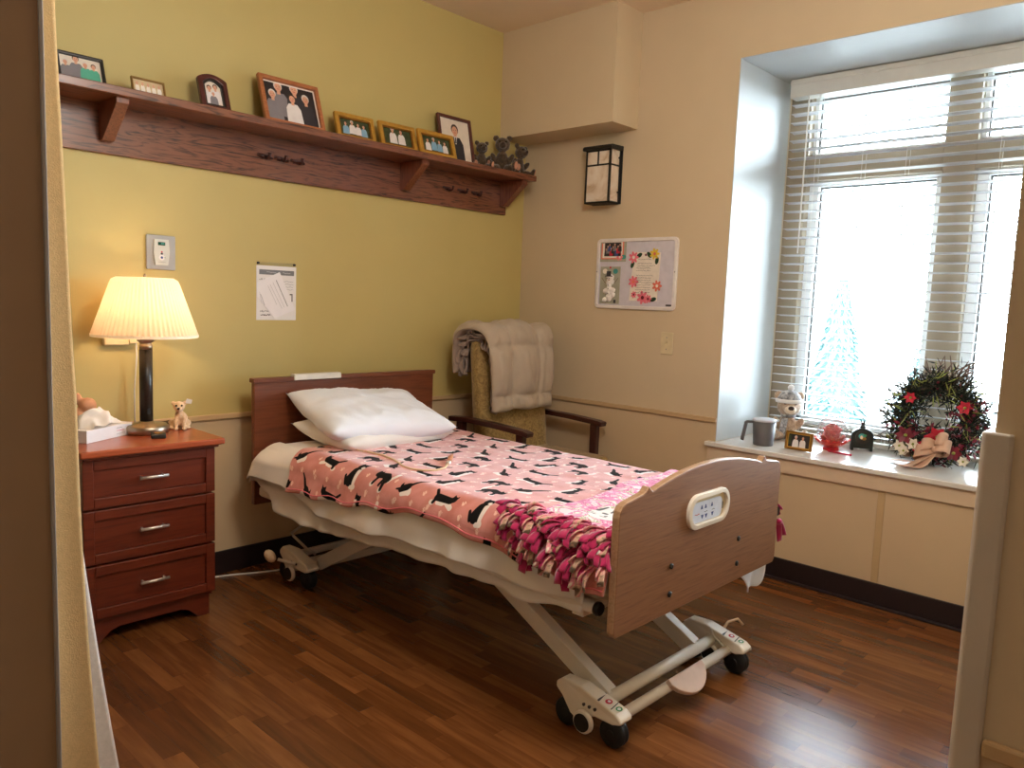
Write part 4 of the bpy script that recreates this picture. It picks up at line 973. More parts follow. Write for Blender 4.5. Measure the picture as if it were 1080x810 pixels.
idx = np.arange(ny*nu).reshape(ny, nu)
faces = np.stack([idx[:-1, :-1], idx[:-1, 1:], idx[1:, 1:], idx[1:, :-1]], -1).reshape(-1, 4)
me = bpy.data.meshes.new('cat_blanket'); me.from_pydata(Pg.reshape(-1, 3).tolist(), [], faces.tolist()); me.polygons.foreach_set('use_smooth', [True]*len(me.polygons))
for nm, v in (('black', black), ('white', white), ('paw', pawa)):
    at = me.attributes.new(nm, 'FLOAT', 'POINT'); at.data.foreach_set('value', np.ascontiguousarray(v, dtype=np.float32))
me.materials.append(M['catfleece'])
cb_ = bpy.data.objects.new('cat_blanket', me); COL.objects.link(cb_); cb_.location = (BX, -1.1, 0)
so = cb_.modifiers.new('Solidify', 'SOLIDIFY'); so.thickness = .008; so.offset = -1 if False else 1
tag(cb_, 'pink fleece blanket printed with black and white cats over the bed', 'blanket')
b = MB()   # stitched edge
pts = [Vector(blanket_xyz(float(Sg[j, 0]), float(Yg[j, 0])))+Vector((-.01, 0, .018)) for j in range(0, ny, 6)]
b.tube(pts, .0022, 'pink', 6); b.build('edge_stitching', cb_)

# fringed throw folded at the foot
thr = None
TOFF = .034
def throw_pt(s_, y):
    x, z, nx, nz = cross(s_, TOFF, ZT, .2); d = max(0, ZT-.05-z)/.12; w0 = swave(s_, y, z); w = .006*noise.noise(Vector((s_*9, y*9, 4)))+.018*d
    return Vector((x+nx*(w0+w), y+1.1, z+nz*(w0*.4+w)))
ny2, nu2 = 90, 220; Pt = np.empty((ny2, nu2, 3)); SP2 = np.empty((ny2, nu2, 2))
for j in range(ny2):
    for i in range(nu2):
        u = i/(nu2-1); s_ = -.50+(.50+.58)*u
        ye = -1.76+.12*u+.015*math.sin(u*14); y = -2.045+(ye+2.045)*j/(ny2-1)
        Pt[j, i] = throw_pt(s_, y); SP2[j, i] = (s_, y)
bl2 = np.full(ny2*nu2, .05); wh2 = bl2.copy(); q = SP2.reshape(-1, 2)
for c, sz in (((-.3, -1.9), .075), ((-.02, -1.86), .07), ((.22, -1.9), .07)):   # white cat faces in the flowers
    P = (q-np.array(c))[:, ::-1]*np.array([-1, 1])/sz
    wh2 = np.minimum(wh2, U(sd_caps(P, (0, 0), (0, 0), .8), sd_caps(P, (-.5, .5), (-.7, 1.0), .3, .05), sd_caps(P, (.5, .5), (.7, 1.0), .3, .05))*sz)
    bl2 = np.minimum(bl2, U(sd_caps(P, (-.32, .15), (-.22, .15), .1), sd_caps(P, (.22, .15), (.32, .15), .1), sd_caps(P, (0, -.15), (0, -.18), .08), sd_caps(P, (-.15, -.35), (.15, -.35), .04), sd_caps(P, (-.72, .3), (-.62, .85), .1, .05), sd_caps(P, (.62, .85), (.72, .3), .05, .1), sd_caps(P, (0, .75), (0, .45), .05), sd_caps(P, (-.22, .7), (-.18, .45), .05), sd_caps(P, (.22, .7), (.18, .45), .05), *[sd_caps(P, (q_*.35, -.2+.06*w_), (q_*.85, -.25+.16*w_), .022) for q_ in (-1, 1) for w_ in (-1, 0, 1)])*sz)
idx = np.arange(ny2*nu2).reshape(ny2, nu2); faces = np.stack([idx[:-1, :-1], idx[:-1, 1:], idx[1:, 1:], idx[1:, :-1]], -1).reshape(-1, 4)
me = bpy.data.meshes.new('fringed_throw'); me.from_pydata(Pt.reshape(-1, 3).tolist(), [], faces.tolist()); me.polygons.foreach_set('use_smooth', [True]*len(me.polygons))
for nm, v in (('black', bl2), ('white', wh2)):
    at = me.attributes.new(nm, 'FLOAT', 'POINT'); at.data.foreach_set('value', np.ascontiguousarray(v, dtype=np.float32))
me.materials.append(M['floral']); thr = bpy.data.objects.new('fringed_throw', me); COL.objects.link(thr); thr.location = (BX, -1.1, 0)
so = thr.modifiers.new('Solidify', 'SOLIDIFY'); so.thickness = .01; so.offset = 1
tag(thr, 'floral throw with knotted magenta fringe folded at the footboard', 'blanket')
protos = []
for kk in range(8):
    b = MB(); m_ = 'camo' if kk % 3 == 2 else 'magenta'; rr_ = random.Random(kk)
    ln = rr_.uniform(.055, .085); wd = rr_.uniform(.017, .024); cv = rr_.uniform(.01, .03); tw = rr_.uniform(-1, 1)
    b.ell((-.008, 0, 0), (.013, .012, .011), m_, 2)
    for sgn in (0, 1):
        def strip(u, v, sgn=sgn):
            a_ = (v-.5)*wd; th = tw*u+(sgn*.9-.45); z_ = -ln*u*(1 if not sgn else .8); xo = -.008-cv*math.sin(u*2.2)-(.012*u if sgn else 0)
            return Vector((xo+a_*math.sin(th)*.8, a_*math.cos(th)+(sgn-.5)*.012*u, z_))
        b.grid(strip, 6, 3, m_ if not (sgn and kk % 4 == 1) else 'camo')
    o_ = b.build('fringe_tassel', None, fix=False); so = o_.modifiers.new('Solidify', 'SOLIDIFY'); so.thickness = .004
    protos.append(o_)
rf = random.Random(5); n_t = 0
def place_tassel(s_, y, side=-1, used=[0]):
    x, z, nx, nz = cross(s_, TOFF+.012, ZT, .2)
    k_ = rf.randrange(8) if used[0] >= 8 else used[0]
    o_ = protos[k_] if used[0] < 8 else protos[k_].copy()
    if used[0] >= 8: COL.objects.link(o_)
    used[0] += 1
    o_.parent = thr; o_.location = (x, y+1.1, z)
    lean = min(1.1, max(0, nz)*1.1)
    o_.rotation_euler = (rf.uniform(-.35, .35), lean*.9+rf.uniform(-.15, .35), rf.uniform(-.5, .5)+(PI if side > 0 else 0))
    sc_ = rf.uniform(.85, 1.15); o_.scale = (sc_,)*3
for row, (s_, n, y0) in enumerate(((-.435, 20, -1.66), (-.47, 20, -1.67), (-.505, 17, -1.69), (-.54, 13, -1.76))):
    for i in range(n): place_tassel(s_+rf.uniform(-.01, .01), y0-(2.04+y0)*i/(n-1)+rf.uniform(-.008, .008))
for i in range(16): place_tassel(.56+rf.uniform(-.03, .07), -1.66-.4*i/15, 1)

# ---- pillows
def pillow(name, label, loc, rot, w, d, h, mat, seed):
    b = MB()
    def pt(sgn):
        def f(u, v):
            a, c = 2*u-1, 2*v-1
            k_ = (max(0, 1-a**4)*max(0, 1-c**4))**.55
            pin = 1-.07*(1-abs(a)**3*0)*(a*a)*(1-c*c)*0
            xx = a*w/2*(1-.06*(1-abs(c))**1.0*abs(a)**6*1.2); yy = c*d/2*(1-.07*(1-abs(a))*abs(c)**6*1.2)
            wrk = .014*noise.noise(Vector((a*2.3+seed, c*2.3, sgn)))+.011*noise.noise(Vector((a*6+c*4, c*3-a*2+seed, sgn)))+.005*noise.noise(Vector((a*13+c*7, c*4+seed, sgn)))
            return Vector((xx, yy, sgn*(h/2*k_)+wrk*k_+.02*(a*a)*(c*c)))
        return f
    for sgn in (1, -1): b.grid(pt(sgn), 48, 36, mat)
    bmesh.ops.remove_doubles(b.bm, verts=b.bm.verts, dist=.0008)
    o_ = b.build(name); o_.location = loc; o_.rotation_euler = rot; return o_
p1 = pillow('pillow', 'cream pillow lying flat underneath the white pillow', (-1.375, -.42, .648), (math.radians(5), 0, math.radians(2)), .60, .42, .115, 'pillow2', 3); tag(p1, p1.name and 'cream pillow lying flat underneath the white pillow', 'pillow', 'pillows on the bed')
p2 = pillow('pillow', '', (-1.385, -.41, .724), (math.radians(15), math.radians(2), math.radians(-5)), .63, .45, .145, 'pillow', 9); tag(p2, 'white pillow on top, leaning against the headboard', 'pillow', 'pillows on the bed')

# ---- call cord on the blanket
cc = thing('call_cord', 'tan call button cord lying loose on the pink blanket', 'cord', (-1.5, -.9, .62))
def cq(x, y, z=.622): return Vector((x+1.5, y+.9, z-.62))
P_ = [(-1.64, -.56), (-1.6, -.66), (-1.59, -.76), (-1.61, -.86), (-1.655, -.97), (-1.66, -1.02), (-1.64, -1.07), (-1.60, -1.095), (-1.55, -1.085), (-1.5, -1.045)]
b = MB(); b.tube([cq(*p) for p in P_], .0045, 'tanplastic', 8); b.build('cord', cc)
b = MB(); b.tube([cq(-1.505, -1.05, .624), cq(-1.48, -1.03, .626)], [.0095, .009], 'steel', 12); b.tube([cq(-1.48, -1.03, .626), cq(-1.43, -.985, .632), cq(-1.405, -.965, .634)], [.010, .010, .006], 'orange', 12); b.build('push_button', cc)

# ---- power cable on the floor
tag((lambda b: (b.tube([(-2.1, -.03, .006), (-1.95, -.04, .004), (-1.86, -.07, .004), (-1.78, -.11, .004), (-1.70, -.14, .004), (-1.6, -.16, .004)], .004, 'cordw', 8), b.build('power_cable'))[1])(MB()), 'white power cable on the floor running to the bed', 'cable')

# ------------------------------------------------------------------ armchair with comforter
ch = thing('armchair', 'wooden armchair with gold brocade upholstery in the corner', 'armchair', (-.385, -.45, 0))
def cl(x, y, z): return Vector((x+.385, y+.45, z))
b = MB()
def backpt(u, v):
    # closed cushion cross-section swept upward
    z = .40+.65*v; a = 2*PI*u; sw = .262*(1-.04*(v-.5)**2); th = .06-.012*v
    ca, sa = math.cos(a), math.sin(a); e = .35
    x = sw*math.copysign(abs(ca)**e, ca); y = th*math.copysign(abs(sa)**.6, sa)
    rt = max(0, (v-.88)/.12); x *= 1-.05*rt**2; z -= .0
    return cl(-.385+x, -.285-.06+y+.075*v, z)
b.grid(backpt, 40, 24, 'upholst', closeu=True)
tv = [v for v in b.bm.verts if v.co.z > 1.0499]; bmesh.ops.contextual_create(b.bm, geom=tv)
b.build('backrest', ch, bevel=.012)
b = MB(); b.box(cl(-.635, -.83, .37), cl(-.135, -.3, .455), 'upholst'); b.build('seat', ch, bevel=.03, seg=4)
for x in (-.685, -.09):
    b = MB()
    pts = [(-.17, .632), (-.3, .64), (-.5, .636), (-.7, .626), (-.735, .62)]
    ring_ = []
    for k_ in range(len(pts)-1): pass
    b.prism([(p[0], p[1]) for p in pts]+[(-.74, .612), (-.735, .602)]+[(p[0], p[1]-.026) for p in pts[::-1]], cl(x-.026, 0, 0), (0, 1, 0), (0, 0, 1), (.052, 0, 0), 'mahog'); b.build('armrest', ch, bevel=.008, seg=3)
    b = MB(); b.prism([(-.7, .605), (-.655, .605), (-.66, .3), (-.665, 0), (-.7, 0), (-.7, .3)], cl(x-.017, 0, 0), (0, 1, 0), (0, 0, 1), (.034, 0, 0), 'mahog'); b.build('leg', ch, bevel=.004)
    b = MB(); b.prism([(-.275, .61), (-.225, .61), (-.215, .3), (-.17, 0), (-.205, 0), (-.265, .3)], cl(x-.017, 0, 0), (0, 1, 0), (0, 0, 1), (.034, 0, 0), 'mahog'); b.build('leg', ch, bevel=.004)
b = MB(); b.box(cl(-.68, -.69, .32), cl(-.095, -.665, .375), 'mahog'); b.box(cl(-.68, -.265, .32), cl(-.095, -.24, .375), 'mahog'); b.box(cl(-.695, -.67, .33), cl(-.675, -.25, .37), 'mahog'); b.box(cl(-.1, -.67, .33), cl(-.08, -.25, .37), 'mahog'); b.build('seat_frame', ch, bevel=.003)
# comforter
cf = thing('comforter', 'beige quilted comforter folded over the armchair back', 'comforter', (-.385, -.28, 1.06))
def cfl(x, y, z): return Vector((x+.385, y+.28, z-1.06))
path = [(-.175, .86), (-.165, .94), (-.165, 1.03), (-.19, 1.075), (-.25, 1.1), (-.32, 1.1), (-.375, 1.075), (-.405, 1.02), (-.418, .93), (-.425, .82), (-.425, .74), (-.42, .675)]
def catm(P, t):
    n = len(P)-1; f = t*n; i = min(int(f), n-1); f -= i
    p0, p1, p2, p3 = P[max(i-1, 0)], P[i], P[i+1], P[min(i+2, n)]
    return tuple(.5*((2*b_)+(-a+c)*f+(2*a-5*b_+4*c-d)*f*f+(-a+3*b_-3*c+d)*f**3) for a, b_, c, d in zip(p0, p1, p2, p3))
def quilt(u, v): return abs(math.sin(PI*(u*2.3+.25)))**.4*abs(math.sin(PI*(v*4.1+.35)))**.4
b = MB(); NUq, NVq = 70, 90
def cf_out(u, v, inner=False):
    y, z = catm(path, v); y2, z2 = catm(path, min(1, v+.01)); y1, z1 = catm(path, max(0, v-.01))
    ty, tz = y2-y1, z2-z1; L_ = math.hypot(ty, tz); ny_, nz_ = tz/L_, -ty/L_
    if ny_*(y+.28)+nz_*(z-.9) < 0: ny_, nz_ = -ny_, -nz_
    left = -.685+.05*max(0, (v-.45)/.55)**.7; rgt = -.155+.02*math.sin(v*5)
    x = left+(rgt-left)*u
    e = min(1, min(u, 1-u)*14, min(v, 1-v)*18)**.5
    off = (.042*quilt(u, v)+.012*noise.noise(Vector((u*5, v*8, 2)))+.008*noise.noise(Vector((u*16, v*18, 5))))*e
    crown = .018*math.sin(PI*u)*math.exp(-((v-.42)/.25)**2)
    if inner: off = -.016*e
    return cfl(x, y+ny_*off, z+nz_*off+crown+.01*noise.noise(Vector((u*4, 0, 9)))*(v > .9))
b.grid(lambda u, v: cf_out(u, v), NUq, NVq, 'comfort'); b.grid(lambda u, v: cf_out(u, v, True), NUq, NVq, 'comfort2')
bmesh.ops.remove_doubles(b.bm, verts=b.bm.verts, dist=.0005); b.build('outer_layer', cf)
for k_ in range(3):
    b = MB()
    def ruf(u, v, k_=k_):
        y, z = catm(path, u*.98+.01); cy, cz = -.29, .85
        q_ = .97-.05*k_-.03*v; 
        left = -.685+.05*max(0, (u-.45)/.55)**.7
        return cfl(left+.012*k_+.02+.03*v+.012*math.sin(u*46+k_*2)+.012*noise.noise(Vector((u*22, v*3, k_))), y+(.012+.012*k_)*(1 if y < -.28 else -1)+.01*math.sin(u*30+k_*1.7+v*3), z-.02*k_*(1 if z > 1 else 0)-.012*v-.015+.008*math.sin(u*38+k_))
    b.grid(ruf, 90, 6, 'comfort2'); o_ = b.build('folded_edge', cf); so = o_.modifiers.new('Solidify', 'SOLIDIFY'); so.thickness = .006

# ------------------------------------------------------------------ window-wall fixtures
ln_ = thing('wall_lantern', 'black mission style wall lantern with streaked cream glass', 'wall light', (0, -.615, 1.94))
W2, D, hh = .082, .095, .15
b = MB(); b.box((-.004, -W2-.012, -hh), (-.001, W2+.012, hh-.01), 'iron'); b.build('back_plate', ln_)
b = MB(); b.prism([(-.11, hh-.022), (-.001, hh-.022), (-.001, hh+.002), (-.1, hh), (-.11, hh-.008)], (0, -W2-.014, 0), (1, 0, 0), (0, 0, 1), (0, 2*W2+.028, 0), 'iron'); b.build('cap', ln_, bevel=.002)
b = MB(); t_ = .011
for y in (-W2, W2-t_):
    b.box((-D, y, -hh), (-D+t_, y+t_, hh-.02), 'iron'); b.box((-t_, y, -hh), (-.002, y+t_, hh-.02), 'iron')
    b.box((-D, y, -hh), (-.002, y+t_, -hh+t_), 'iron'); b.box((-D, y+.001, hh*.3), (-.002, y+t_-.001, hh*.3+.009), 'iron')
for z in (-hh, hh*.3, hh-.03): b.box((-D, -W2, z), (-D+t_, W2, z+.009), 'iron')
b.box((-D, -.005, hh*.3), (-D+t_*.8, .005, hh-.02), 'iron'); b.box((-D, -W2, -hh), (-.002, W2, -hh+.004), 'iron'); b.build('cage', ln_, bevel=.001)
b = MB(); b.box((-D+.003, -W2+.005, -hh+.006), (-D+.006, W2-.005, hh-.022), 'artglass'); b.box((-D+.006, -W2+.004, -hh+.006), (-.004, -W2+.007, hh-.022), 'artglass'); b.box((-D+.006, W2-.007, -hh+.006), (-.004, W2-.004, hh-.022), 'artglass'); b.build('glass_panel', ln_)
for z in (-.09, .09):
    b = MB(); b.lathe([(.006, 0), (.005, .006)], (-.02, -W2-.005, z), 'iron', 10, 'Y'); b.build('screw', ln_)

wb = thing('whiteboard', 'small white message board with rounded frame on the beige wall', 'whiteboard', (0, -.83, 1.42))
W_, H_ = .51, .375
b = MB()
def wv(a_, c_, x): return Vector((x, -a_, c_))
o1 = rrect(W_, H_, .025, 6); i1 = rrect(W_-.036, H_-.036, .012, 6); n = len(o1)
V = [[b.bm.verts.new(wv(p[0], p[1], x)) for p in Q] for Q, x in ((o1, -.001), (o1, -.014), (i1, -.016), (i1, -.006))]
fs = []
for A_, B_ in zip(V, V[1:]):
    for i in range(n): fs.append(b.bm.faces.new((A_[i], A_[(i+1) % n], B_[(i+1) % n], B_[i])))
b._fin(fs, 'wbframe'); b.build('frame', wb, bevel=.003)
b = MB(); b.prism([(p[0], p[1]) for p in i1], (-.004, 0, 0), (0, -1, 0), (0, 0, 1), (-.003, 0, 0), 'wbface')
a = Art(b, (-.007, 0, 0), (0, -1, 0), (0, 0, 1), (-1, 0, 0)); a.rect(.198, -.165, .232, -.156, 'ink'); b.build('writing_surface', wb, fix=False)
b = MB()
for y in (-.246, .246): b.lathe([(.004, 0), (.003, .003)], (-.0165, -y, .01), 'silver', 10, 'X'); 
b.build('screw', wb)
def on_board(name, label, cat, y, z): return thing(name, label, cat, (-.0075, y, z))
UV = ((0, -1, 0), (0, 0, 1), (-1, 0, 0))
t = on_board('framed_photo', 'small pink framed photo at the top corner of the whiteboard', 'photo', -.682, 1.544)
b = MB(); b.prism([(-.085, -.06), (.085, -.06), (.085, .062), (-.085, .062)], (0, 0, 0), (0, -1, 0), (0, 0, 1), (-.002, 0, 0), 'greycard')
a = Art(b, (-.002, 0, 0), *UV); a.rect(-.078, -.046, .07, .056, 'salmon'); a.rect(-.07, -.04, .062, .05, 'cream'); a.oval(-.07, .05, .018, .012, 'greycard'); a.oval(.07, -.035, .016, .012, 'teal'); a.flower(.045, -.035, .02, 'pink', 'cream'); b.build('card_mount', t, fix=False)
b = MB(); b.prism([(-.055, -.03), (.052, -.03), (.052, .042), (-.055, .042)], (-.0035, 0, 0), (0, -1, 0), (0, 0, 1), (-.001, 0, 0), 'photodark')
a = Art(b, (-.0045, 0, 0), *UV)
for i in range(9): a.person(-.045+.0115*i, -.028+.012*(i % 3), .042, ['suit', 'greyshirt', 'bluep', 'redp'][i % 4], ['hairb', 'hairw'][i % 2])
b.build('photo', t, fix=False)
t = on_board('snowman_card', 'grey craft card with a cotton snowman on the whiteboard', 'card', -.67, 1.358)
b = MB(); b.prism([(-.066, -.1), (.066, -.1), (.066, .1), (-.066, .1)], (0, 0, 0), (0, -1, 0), (0, 0, 1), (-.002, 0, 0), 'greycard')
a = Art(b, (-.002, 0, 0), *UV); a.line((.03, .01), (.055, .04), .003, 'twig'); a.line((-.03, .01), (-.055, .04), .003, 'twig'); a.squig(-.06, -.094, .03, .001, 'ink', .0015, 8); a.rect(.03, -.096, .045, -.078, 'ink'); a.oval(.035, .075, .016, .014, 'teal'); a.oval(-.035, .075, .016, .014, 'cream'); b.build('card', t, fix=False)
b = MB(); rs_ = random.Random(2)
for cz_, rr_ in ((-.055, .05), (-.008, .042), (.03, .032)):
    for k_ in range(9):
        b.ell((-.008, -rs_.uniform(-.6, .6)*rr_, cz_+rs_.uniform(-.6, .6)*rr_), (.009, .017, .017), 'wool', 1)
b.build('cotton_snowman', t)
b = MB(); b.prism([(-.024, .046), (.024, .046), (.024, .051), (.014, .051), (.014, .075), (-.014, .075), (-.014, .051), (-.024, .051)], (-.014, 0, 0), (0, -1, 0), (0, 0, 1), (-.002, 0, 0), 'ink'); lab(b.build('hat', t), 'black paper top hat')
b = MB(); a = Art(b, (-.0165, 0, 0), *UV); a.oval(-.006, .035, .003, .003, 'ink'); a.oval(.006, .035, .003, .003, 'ink'); a.poly([(0, .032), (.012, .026), (0, .024)], 'orange'); a.oval(0, .0, .003, .003, 'ink'); a.oval(0, -.02, .003, .003, 'ink'); a.oval(0, -.045, .003, .003, 'ink'); b.build('face', t, fix=False)
b = MB(); b.lathe([(.006, 0), (.005, .006), (.001, .008)], (-.003, 0, .095), 'redp', 12, 'X'); o_ = b.build('magnet', t)
t = on_board('flower_letter', 'handwritten letter bordered with paper flowers on the whiteboard', 'letter', -.893, 1.408)
b = MB(); b.prism([(-.093, -.13), (.082, -.128), (.09, .122), (-.075, .125)], (0, 0, 0), (0, -1, 0), (0, 0, 1), (-.0015, 0, 0), 'cream')
a = Art(b, (-.0015, 0, 0), *UV)
a.squig(-.045, .088, .08, .003, 'ink', .0013, 18)
for i in range(13):
    if i in (4,): continue
    a.squig(-.055+random.uniform(0, .008), .066-.0125*i, random.uniform(.09, .115), .003, 'ink', .0011, 26)
b.build('letter_sheet', t, fix=False)
fl_ = ((-.075, .098, .03, 'pink', 'cream'), (-.068, -.03, .03, 'pink', 'salmon'), (.055, .115, .028, 'yellow', 'salmon'), (.08, -.05, .028, 'salmon', 'cream'), (-.005, -.112, .034, 'pink', 'burg'), (.03, -.118, .022, 'pink', 'burg'), (-.06, -.098, .018, 'pink', 'burg'))
for i_, (x, z_, r_, m_, c_) in enumerate(fl_):
    b = MB(); a = Art(b, (-.0035-.0004*i_, 0, 0), *UV); a.flower(x, z_, r_, m_, c_, 7); b.build('paper_flower', t, fix=False)
for i_, (x, z_, ro) in enumerate(((-.04, .108, .5), (-.08, .06, 1.2), (.022, .11, -.8), (.07, .08, 1.4), (.06, -.12, .3))):
    b = MB(); a = Art(b, (-.0028-.0001*i_, 0, 0), *UV); a.oval(x, z_, .02, .011, 'dkgreen', 10, ro); b.build('paper_leaf', t, fix=False)
b = MB(); b.lathe([(.006, 0), (.005, .006), (.001, .008)], (-.003, 0, .11), 'burg', 12, 'X'); b.build('magnet', t)

sw = thing('light_switch', 'cream wall switch plate below the whiteboard', 'switch', (0, -1.047, 1.065))
b = MB(); b.prism(rrect(.072, .114, .005, 3), (-.001, 0, 0), (0, -1, 0), (0, 0, 1), (-.006, 0, 0), 'almond'); b.build('plate', sw, bevel=.002)
b = MB(); b.box((-.018, -.005, -.002), (-.006, .005, .012), 'almond', (0, .5, 0)); b.build('toggle', sw, bevel=.001)
b = MB()
for z in (-.03, .03): b.lathe([(.003, 0), (.0025, -.0015)], (-.0072, 0, z), 'grey', 10, 'X')
b.build('screw', sw)

# ------------------------------------------------------------------ things on the sill
SZ = .5985
t = thing('pitcher', 'charcoal water pitcher with pale lid on the sill', 'pitcher', (.125, -1.545, SZ), (0, 0, math.radians(-47)))
b = MB(); b.lathe([(.046, 0), (.048, .004), (.056, .118), (.053, .118), (.047, .01)], (0, 0, 0), 'mug', 32); b.build('jug', t)
b = MB(); b.lathe([(.054, .116), (.058, .118), (.058, .126), (.05, .13), (.01, .131)], (0, 0, 0), 'muglid', 32); b.box((.045, -.014, .118), (.068, .014, .127), 'muglid'); b.build('lid', t, bevel=.002)
b = MB(); b.bar((-.05, 0, .112), (-.088, 0, .112), .022, .012, 'mug'); b.prism([(-.082, .118), (-.096, .112), (-.112, .022), (-.098, .018), (-.084, .1)], (0, -.011, 0), (1, 0, 0), (0, 0, 1), (0, .022, 0), 'mug'); b.build('handle', t, bevel=.004)
tb = teddy('teddy_bear', 'taupe bear wearing knitted hat and scarf in the sill corner', (.39, -1.545, SZ), math.radians(-58), .25, 'furgrey', 'knitw', None, vox=.006, spread=.6, snout='furcream', hs=1.22)
S = .25
b = MB(); b.lathe([(.25*S, .78*S), (.245*S, .85*S), (.2*S, .94*S), (.12*S, 1.0*S), (.02*S, 1.03*S)], (0, -.035*S, 0), 'knit', 28); b.build('knit_hat', tb)
b = MB(); b.lathe([(.245*S, .765*S), (.268*S, .77*S), (.276*S, .805*S), (.268*S, .84*S), (.245*S, .845*S)], (0, -.04*S, 0), 'knitw', 28); b.build('hat_brim', tb)
b = MB(); b.ell((.02*S, -.02*S, 1.07*S), .068*S, 'knitw', 2); remesh(b.build('pompom', tb), .004, 1, .008, .006)
b = MB(); b.lathe([(.1*S, .46*S), (.14*S, .465*S), (.15*S, .5*S), (.14*S, .535*S), (.1*S, .54*S)], (0, -.03*S, 0), 'knit', 24); b.box((-.17*S, -.215*S, .1*S), (-.04*S, -.18*S, .47*S), 'knit', (.12, .1, 0)); b.build('scarf', tb, bevel=.004)
frame('picture_frame', 'small brass landscape frame with photo of two people on the sill', .125, -1.722, .13, .088, .01, .012, 'fgolddk', 'photodark', 8, yaw=-90, group=None, z=SZ, inner='fgold',
      photoart=lambda a, w, h: (a.person(-.16*w, 0, .9*h, 'whites', 'hairw'), a.person(.17*w, 0, .9*h, 'whites', 'hairb'), a.rect(-.48*w, .2*h, -.38*w, .9*h, 'photogreen')))
gl = thing('snow_globe', 'glass globe with a red rose inside and red petal base', 'snow globe', (.285, -1.815, SZ)); gl.scale = (1.2, 1.2, 1.2)
b = MB(); b.lathe([(.03, 0), (.032, .004), (.026, .018), (.028, .024)], (0, 0, 0), 'rose', 28); b.build('base', gl)
b = MB(); b.ell((0, 0, .078), .06, 'globe', 3); b.build('globe_glass', gl)
for ring_, (n_, r_, z_, up_) in enumerate(((7, .044, .024, .034), (9, .062, .014, .03))):
    for i in range(n_):
        a_ = 2*PI*i/n_+ring_*.3; d = Vector((math.cos(a_), math.sin(a_), 0)); w_ = Vector((-d.y, d.x, 0)); b = MB()
        b.grid(lambda u, v: d*(r_*.3+r_*.8*u)+w_*((v-.5)*.046*math.sin(PI*(.2+.72*u))**.7)+Vector((0, 0, z_+up_*u**1.5+.01*abs(v-.5))), 6, 4, 'petal')
        o_ = b.build('foil_petal', gl, fix=False); so = o_.modifiers.new('Solidify', 'SOLIDIFY'); so.thickness = .002
b = MB()
for lay in range(4):
    n_ = 4+lay; r_ = .008+.009*lay
    for i in range(n_):
        a_ = 2*PI*i/n_+lay*.7; d = Vector((math.cos(a_), math.sin(a_), 0)); w_ = Vector((-d.y, d.x, 0))
        b.grid(lambda u, v, d=d, w_=w_, r_=r_, lay=lay: d*(r_*(.5+.6*u**2)-r_*.25*(2*v-1)**2)+w_*((v-.5)*.03*(1+lay*.25)*math.sin(PI*(.2+.65*u)))+Vector((0, 0, .058+.05*u-.007*lay)), 6, 5, 'rose')
o_ = b.build('rose', gl, fix=False); so = o_.modifiers.new('Solidify', 'SOLIDIFY'); so.thickness = .0018
tag((lambda b: (b.tube([(.215, -1.83, SZ+.0045), (.2, -1.9, SZ+.0045), (.195, -1.935, SZ+.0045)], .0045, 'stick', 10), b.ell((.194, -1.94, SZ+.0055), .0058, 'stick'), b.build('wax_stick'))[2])(MB()), 'thin red stick lying before the snow globe', 'stick')
ck = thing('lantern_clock', 'small dark bronze arched lantern with crown on the sill', 'lantern', (.40, -1.915, SZ), (0, 0, math.radians(-62)))
b = MB(); ar = [(-.05, .012)]+[(-.05, .07)]+[(-.05*math.cos(PI*i/12), .07+.04*math.sin(PI*i/12)) for i in range(1, 12)]+[(.05, .07), (.05, .012)]
b.prism(ar, (0, -.02, 0), (1, 0, 0), (0, 0, 1), (0, .04, 0), 'cobalt'); b.build('case', ck, bevel=.004)
for x in (-.043, .043):
    b = MB(); b.box((x-.006, -.02, 0), (x+.006, .02, .014), 'cobalt'); b.build('foot', ck, bevel=.002)
b = MB(); b.lathe([(.012, .108), (.014, .116), (.007, .12), (.008, .13), (.012, .138)], (0, 0, 0), 'cobalt', 16)
for i in range(5): b.tube([(.01*math.cos(i*1.257), .01*math.sin(i*1.257), .134), (.013*math.cos(i*1.257), .013*math.sin(i*1.257), .147)], [.003, .001], 'cobalt', 6)
b.build('crown_finial', ck)
b = MB(); b.prism([(.033*math.cos(2*PI*i/24), .066+.033*math.sin(2*PI*i/24)) for i in range(24)], (0, -.0205, 0), (1, 0, 0), (0, 0, 1), (0, -.002, 0), 'lampblack')
a = Art(b, (0, -.0225, .066), (1, 0, 0), (0, 0, 1), (0, -1, 0)); a.oval(-.004, .006, .016, .013, 'teal'); a.oval(.006, -.006, .01, .008, 'fgolddk'); a.oval(-.006, .0, .006, .009, 'tanplastic'); a.oval(.01, .01, .007, .006, 'greenp'); b.build('window', ck, fix=False)
b = MB(); b.lathe([(.006, 0), (.005, .012)], (.05, 0, .06), 'cobalt', 10, 'X'); b.build('knob', ck)

